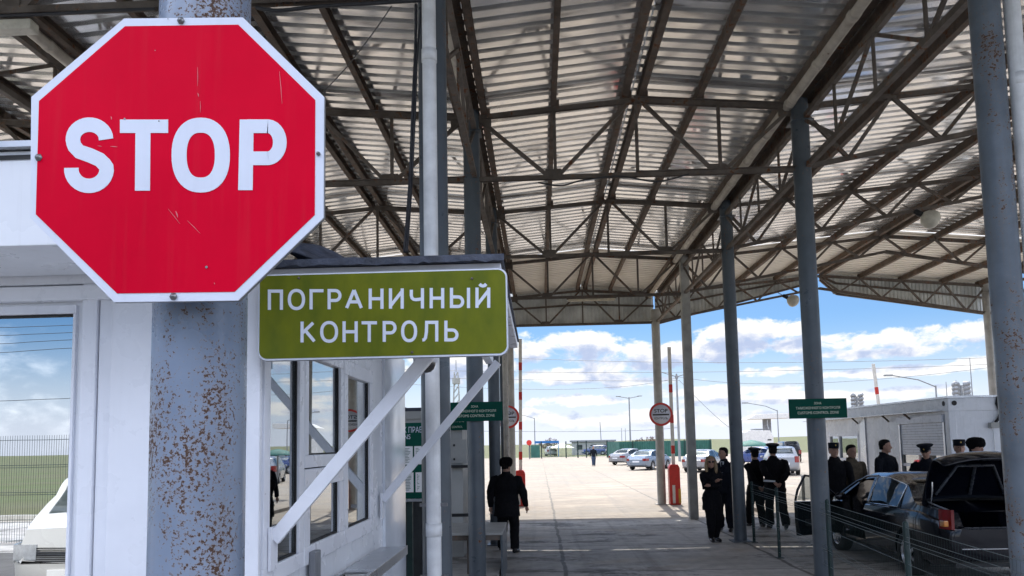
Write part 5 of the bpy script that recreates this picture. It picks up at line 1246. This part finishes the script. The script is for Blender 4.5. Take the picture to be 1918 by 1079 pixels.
# overhead wires
def wire(Y, pts, lab):
    P = [at(a, b_, Y) for a, b_ in pts]; out = []
    for i in range(25):
        u = i/24; n = len(P)-1; s = min(int(u*n), n-1); v = u*n-s; q = P[s].lerp(P[s+1], v); out.append(q)
    # quadratic through three points
    a, m_, c = P[0], P[len(P)//2], P[-1]; out = []
    for i in range(33):
        u = i/32; out.append(a*(2*(u-.5)*(u-1))+m_*(4*u*(1-u))+c*(2*u*(u-.5)))
    return tag(MB().tube(out, .022*Y/70, 5).build('overhead_wire', 'pole'), lab, 'wire', 'overhead wires across the sky')
wire(70, [(700, 655), (1300, 679), (2000, 664)], 'uppermost overhead wire crossing the sky below the fascia')
wire(72, [(700, 690), (1300, 697), (2000, 676)], 'second overhead wire from the top across the sky')
wire(76, [(700, 715), (1060, 729), (1272, 706)], 'sagging wire from the left that ends at the tall lamp pole')
wire(76, [(1272, 706), (1560, 716), (2000, 668)], 'wire from the tall lamp pole to the right above the cabin')
wire(76, [(700, 706), (1120, 713), (1272, 712)], 'faint wire just above the sagging wire on the left')
wire(150, [(800, 806), (1120, 808), (1272, 800)], 'lowest wire near the horizon linking the small distant poles')
wire(78, [(1272, 712), (1330, 770), (1368, 802)], 'wire slanting down from the tall lamp pole behind the columns')
# green corrugated sheet fence
p0 = gp(1137, 850); y0 = 78
fx0 = at(1137, 832, 102).x; fx1 = at(1330, 832, 102).x
gf = thing('sheet_fence', 'dark green corrugated sheet fence behind the parked silver cars', 'fence', (0, 0, 0))
b = MB(); zt_f = 2.1; x = fx0; vs = []
while x < fx1:
    vs += [(x, 102, 0), (x, 102, zt_f), (x+.12, 102, 0), (x+.12, 102, zt_f), (x+.16, 102.05, 0), (x+.16, 102.05, zt_f), (x+.28, 102.05, 0), (x+.28, 102.05, zt_f)]; x += .32
b.add(vs, [(2*i, 2*i+2, 2*i+3, 2*i+1) for i in range(len(vs)//2-1)]); 
b.add([(fx0, 102, 0), (fx0, 102, zt_f), (fx0+.9, 95, 0), (fx0+.9, 95, zt_f)], [(0, 2, 3, 1)])
M['fencegreen'] = mat('green_sheet_paint', (.028, .13, .10), .5, 0, .15, 1); b.build('panel', 'fencegreen', gf)
for k in range(5):
    xx = fx0+(fx1-fx0)*k/4; MB().box(xx-.05, xx+.05, 101.85, 101.95, 0, 2.25).build('post', 'greenpaint', gf)
# green mesh fence with gate posts, left of it
mf = thing('wire_fence', 'green wire fence with dark posts closing the far end of the yard', 'fence', (0, 0, 0))
xa = at(990, 832, 104).x; xb = at(1137, 832, 104).x; b = MB()
n = 60
for k in range(n+1):
    x = xa+(xb-xa)*k/n; b.tube([(x, 104, .1), (x, 104, 2.0)], .010, 4, cap=False)
for z in (.15, .7, 1.3, 1.95): b.tube([(xa, 104, z), (xb, 104, z)], .014, 4)
b.build('mesh_panel', 'fencegreen', mf)
for px in (992, 1014, 1060, 1082, 1098, 1137):
    x = at(px, 832, 104).x; MB().box(x-.08, x+.08, 103.9, 104.1, 0, 2.3).build('post', 'greenpaint', mf)
MB().box(at(994, 832, 104).x, at(1011, 832, 104).x, 103.8, 103.86, .1, 1.85).build('gate_panel', 'fencegreen', mf)
# small far things
p = at(991, 832, 100); ss = thing('round_stop_sign', 'tiny round red sign on a post far off left of the wire fence', 'road sign', (p.x, 100, 0))
MB().tube([(0, 0, 0), (0, 0, 2.2)], .04, 6).build('post', 'pole', ss); MB().lathe([(.36, -.05), (.36, -.02), (.02, -.015)], (0, 0, 2.2), 'Y', 20).build('sign_plate', 'brred', ss)
p = at(1024, 832, 118); sh = thing('blue_shelter', 'small shelter with a bright blue roof beyond the wire fence', 'shelter', (p.x, 118, 0))
M['blueroof'] = mat('blue_sheet', (.02, .16, .42), .5, 0, .05)
MB().box(-1.9, 1.9, -1, 1, 2.1, 2.45).build('roof', 'blueroof', sh)
for x in (-1.8, 1.8): MB().box(x-.06, x+.06, -.9, -.8, 0, 2.1).build('post', 'blueroof', sh)
p = at(1113, 832, 128); bd = thing('low_building', 'low grey-green service building far behind the walking man', 'building', (p.x, 130, 0))
MB().box(-3.6, 3.6, 0, 4, 0, 2.2).build('wall', 'kiosk', bd); MB().box(-3.9, 3.9, -.3, 4.3, 2.2, 2.5).build('roof', 'pole', bd)
for x in (-2.4, 0, 2.4): MB().box(x-.5, x+.5, -.03, -.001, .9, 1.7).build('window', 'black', bd)
p = at(1052, 832, 122)
tn = thing('market_tent', 'green tent roof beyond the wire fence', 'tent', (p.x, 122, 0)); MB().rings([[(-2, -2, 1.3), (2, -2, 1.3), (2, 2, 1.3), (-2, 2, 1.3)], [(-.1, -.1, 2.1), (.1, -.1, 2.1), (.1, .1, 2.1), (-.1, .1, 2.1)]], smooth=False).build('canvas', 'fencegreen', tn)
for x in (-1.9, 1.9): MB().box(x-.05, x+.05, -1.95, -1.85, 0, 1.3).build('post', 'pole', tn)
# bare trees
M['twig'] = mat('bare_reddish_twigs', (.20, .13, .11), .9, 0, .2)
M['bark'] = mat('grey_bark', (.10, .08, .07), .9, 0, .2)
def bare_tree(px, Y, h, w, label, seed=1):
    rd = random.Random(seed); p = at(px, 832, Y); t = thing('bare_tree', label, 'tree', (p.x, Y, 0), 0, 'bare spring trees on the horizon')
    tr = MB(); tr.tube([(0, 0, 0), (.1, 0, h*.25), (0, 0, h*.45)], [.22, .17, .10], 8)
    tw = MB()
    def br(a, d, l, r_, dep):
        c = a+d*l; (tr if dep < 2 else tw).tube([a, a.lerp(c, .5)+Vector((rd.uniform(-.1, .1)*l, 0, 0)), c], [r_, r_*.8, r_*.55], 4, cap=False)
        if dep < 5:
            for _ in range(3 if dep < 4 else 4):
                nd = (d+Vector((rd.uniform(-1, 1)*w, rd.uniform(-1, 1)*w, rd.uniform(-.3, .6)))*.75).normalized(); br(a.lerp(c, rd.uniform(.5, 1)), nd, l*.68, max(.018, r_*.55), dep+1)
    for k in range(5): br(Vector((0, 0, h*(.2+.06*k))), Vector((rd.uniform(-1, 1), rd.uniform(-1, 1), .8)).normalized(), h*.26, .08, 1)
    tr.build('trunk', 'bark', t); tw.build('crown', 'twig', t); return t
bare_tree(1034, 135, 3.6, 1.1, 'rounded reddish bare tree right of the left barrier', 3); bare_tree(1022, 138, 3.0, 1.1, 'smaller reddish bare tree left of the rounded one', 4)
bare_tree(1215, 160, 3.6, 1.2, 'low bare tree behind the green sheet fence, left', 5); bare_tree(1232, 162, 3.8, 1.2, 'low bare tree behind the green sheet fence, centre', 6); bare_tree(1190, 165, 3.2, 1.2, 'low bare tree behind the green sheet fence near the lamp post', 8)
# fuel stand: flat roof on a pillar with a white truck under it
p = at(1440, 832, 95); fs = thing('stand_roof', 'white flat roof on a single pillar above the white truck', 'shelter', (p.x, 95, 0))
za_, zb_2 = at(1440, 786, 95).z, at(1440, 777, 95).z; xl_, xr2 = at(1398, 832, 95).x-p.x, at(1482, 832, 95).x-p.x
MB().prism([(xl_-.3, za_+.02), (xr2, za_+.12), (xr2, zb_2+.14), (xl_+.9, zb_2+.02)], -1.5, 1.5).build('roof', 'brwhite', fs, bevel=.03)
MB().box(-.6, .35, -.2, .2, 0, za_+.06).build('pillar', 'pole', fs); MB().tube([(-.1, -.2, za_), (-.15, -.2, za_-.6), (0, -.2, za_-1.2)], .08, 8).build('hose', 'steelshelf', fs)
p = at(1424, 832, 90); tk = thing('white_truck', 'white box van parked under the flat roof behind the walking officers', 'truck', (p.x, 90, 0), R(0))
MB().prism([(-1.9, .6), (1.25, .6), (1.25, 2.35), (.9, 3.05), (-1.6, 3.12), (-1.9, 2.9)], -1.1, 1.6).build('box_body', 'brwhite', tk, bevel=.05)
MB().box(-.9, .2, -.9, .6, 3.125, 3.3).build('roof_vent', 'pole', tk, bevel=.03)
for x in (-1.2, .8):
    MB().lathe([(.42, -1.16), (.42, -.95)], (x, 0, .42), 'Y', 20).build('wheel', 'rubber', tk)
MB().box(.55, 1.0, -1.112, -1.101, 1.9, 2.05).build('marking', 'black', tk)
# teal parasol
p = at(1407, 832, 30); pt = thing('parasol', 'teal parasol over the parked cars behind the walking officers', 'parasol', (p.x, 30, 0))
M['teal'] = mat('teal_canvas', (.02, .15, .13), .7, 0, .1)
MB().lathe([(.75, 1.75), (.72, 1.80), (.35, 1.93), (.03, 2.0)], n=16).build('canvas', 'teal', pt); MB().tube([(0, 0, 0), (0, 0, 1.93)], .025, 8).build('pole', 'pole', pt)
# white bollard post by the cabin
p = gxy(1500, 21.0); o = MB().lathe([(.045, 0), (.045, .95), (.03, 1.0)], n=12).build('bollard', 'brwhite', None, loc=p); tag(o, 'thin white bollard left of the column with the customs sign', 'bollard')
# ------------------------------------------------------------------ left side : notice board, kiosk, table, second booth
nb = thing('notice_board', 'dark green information board with white papers behind the near booth', 'board', (0, 7.9, 0))
xa, xb = at(560, 832, 7.9).x, at(793, 832, 7.9).x; zt_n, zb_n = at(770, 792, 7.9).z, at(770, 934, 7.9).z
MB().box(xa, xb, 0, .03, zb_n, zt_n).build('panel', 'green', nb); MB().box(xa-.02, xb+.01, -.02, .05, zb_n-.03, zb_n-.001).build('frame', 'steelshelf', nb)
for x in (xa+.1, xb-.16): MB().box(x-.03, x+.03, .031, .09, .15, zt_n).build('post', 'greenpaint', nb)
def nbx(px): return at(px, 832, 7.9).x
def nbz(py): return at(770, py, 7.9).z
fit('lettering', 'К ПРАВИЛ', 'signwhite', nb, nbx(756), nbx(806), nbz(805), .062, 1, .001, -.003); fit('lettering', 'NS', 'signwhite', nb, nbx(757), nbx(769), nbz(818), .05, 1, .001, -.003)
for a, b_, c, d in ((740, 773, 836, 870), (776, 792, 836, 870), (740, 774, 885, 922), (778, 790, 885, 922), (700, 732, 836, 870), (700, 732, 885, 922)):
    pa_ = MB().box(nbx(a), nbx(b_), -.006, -.001, nbz(d), nbz(c)).build('paper', 'paper', nb); l = MB(); z = nbz(c)-.02
    while z > nbz(d)+.02: l.box(nbx(a)+.015, nbx(b_)-.02-random.random()*.03, -.008, -.0065, z-.006, z); z -= .016
    l.build('printed_lines', 'print', pa_)
ds = MB().box(-3.2, at(792, 832, 8.4).x, 8.4, 8.45, .15, 1.42).build('dark_fill_sheet', 'darkpanel'); tag(ds, 'dark sheet added to fill the dark area below the green information board', 'screen')  # added sheet standing in for the darkness under the board
# second booth far left (glimpsed): grey kiosk with hatch
kk = thing('grey_kiosk', 'grey beige kiosk with a metal hatch and counter ledge between the left columns', 'kiosk', (0, 0, 0))
KY = 12.6; xa, xb = -3.6, at(905, 832, KY).x
zk0, zk1 = .15, at(855, 800, KY).z+.28
MB().box(xa, xb-.35, KY, KY+4.5, zk0, zk1).build('wall', 'kiosk', kk, bevel=.01)
MB().box(xa-.05, xb-.30, KY-.05, KY+4.55, zk1+.001, zk1+.06).build('roof', 'felt', kk)
MB().box(xa-.05, xb-.30, KY-.06, KY-.01, zk1-.13, zk1-.0).build('fascia', 'kiosk', kk)
def kx_(px): return at(px, 832, KY).x
def kz_(py): return at(855, py, KY).z
MB().box(kx_(842), kx_(874), KY-.03, KY-.001, kz_(868), kz_(824)).build('hatch', 'kiosk', kk, bevel=.006)
MB().box(kx_(842)-.01, kx_(845), KY-.034, KY-.031, kz_(868), kz_(824)).build('hatch_gap', 'black', kk)
for py in (834, 860): q = (kx_(851), KY-.045, kz_(py)); MB().ball(q, (.018, .018, .022), 8, 6).build('lock', 'black', kk)
MB().box(kx_(838), kx_(880), KY-.16, KY-.001, kz_(876), kz_(871)).build('counter_ledge', 'black', kk)
MB().box(kx_(838), kx_(880), KY-.01, KY-.001, kz_(968), kz_(962)).build('plinth_line', 'black', kk)
q = MB().box(kx_(838), kx_(876), KY-.10, KY-.07, kz_(806), kz_(781)).build('kiosk_sign', 'green', kk)
fit('lettering', 'КОНТРОЛЬ', 'gold', kk, kx_(844), kx_(871), kz_(789), .04, 1, 0, KY-.102); fit('lettering', 'CONTROL', 'gold', kk, kx_(848), kx_(868), kz_(800), .035, 1, 0, KY-.102)
# low gable roof seen behind the notice board
gr = thing('small_gable_roof', 'shed with a dark pitched roof line seen above the information board', 'shed', (0, 0, 0))
pa_, pb_, pc_ = at(757, 764, 17), at(815, 786, 17), at(700, 786, 17)
MB().prism([(pc_.x, pc_.z-.05), (pb_.x, pb_.z-.05), (pb_.x, pb_.z+.02), (pa_.x, pa_.z+.02), (pc_.x, pc_.z+.02)], 17, 20).build('roof', 'steel', gr)
MB().box(pc_.x+.1, pb_.x-.1, 17.1, 19.9, 0, pb_.z-.06).build('wall', 'kiosk', gr)
# inspection table
tb = thing('inspection_table', 'grey steel inspection table behind the left column, partly hidden by the column', 'table', (0, 0, 0))
x0, x1, y0, y1, zt_t = at(800, 832, 10.9).x, at(941, 832, 11.4).x, 10.9, 12.35, .74
MB().box(x0, x1, y0, y1, zt_t-.035, zt_t).build('table_top', 'kiosk', tb, bevel=.004)
for x in (x0+.06, x1-.5):
    for y in (y0+.08, y1-.08): MB().box(x-.02, x+.02, y-.02, y+.02, 0.15 if x < -.62 else .0, zt_t-.036).build('leg', 'steel', tb)
MB().box(x1-.03, x1-.0, y0+.05, y1-.05, .02, zt_t-.036).build('side_panel', 'column', tb)
MB().box(x0, x1-.04, y0+.02, y0+.05, zt_t-.11, zt_t-.036).build('apron', 'steel', tb)
# fence and road on the far side of the verge (mirrored in the window)
rf = thing('mesh_fence', 'tall green mesh fence mirrored in the left booth window', 'fence', (0, 0, 0))
FY = -10.4
b = MB()
x = -16.0
while x < -6: b.tube([(x, FY, .05), (x, FY, 2.4)], .0045, 4, cap=False); x += .055
for z in (.1, .5, .55, 1.1, 1.15, 1.7, 1.75, 2.3): b.tube([(-16, FY, z), (-6, FY, z)], .006, 4)
b.build('mesh_panel', 'greenpaint', rf)
for x in (-14.6, -12.1, -9.6, -7.1): MB().box(x-.04, x+.04, FY-.1, FY-.02, 0, 2.5).build('post', 'greenpaint', rf)
for i, (z0_, z1_, dx) in enumerate(((5.6, 5.2, 0), (5.3, 5.05, 2), (4.9, 5.0, 1), (4.5, 4.9, 3), (3.2, 3.3, 0))):
    a, c = Vector((-40, -30, z0_*1.6)), Vector((-6, -26, z1_*1.6)); m_ = (a+c)/2-Vector((0, 0, .7))
    tag(MB().tube([a*(2*(u-.5)*(u-1))+m_*(4*u*(1-u))+c*(2*u*(u-.5)) for u in [k/20 for k in range(21)]], .014, 5).build('overhead_wire', 'wire'), 'wire over the roadside, number %d from the top in the window reflection' % (i+1) if False else ['highest wire mirrored in the booth window', 'second highest wire mirrored in the booth window', 'middle wire mirrored in the booth window', 'fourth wire down mirrored in the booth window', 'lone low wire mirrored in the booth window'][i], 'wire', 'roadside wires behind the camera')
for x in (-41, -6): tag(MB().lathe([(.16, 0), (.11, 10)], (x, -28, 0), 'Z', 10).build('wire_pole', 'concpost'), ['roadside pole at the near end of the mirrored wires', 'roadside pole at the distant end of the mirrored wires'][x < -20], 'pole')
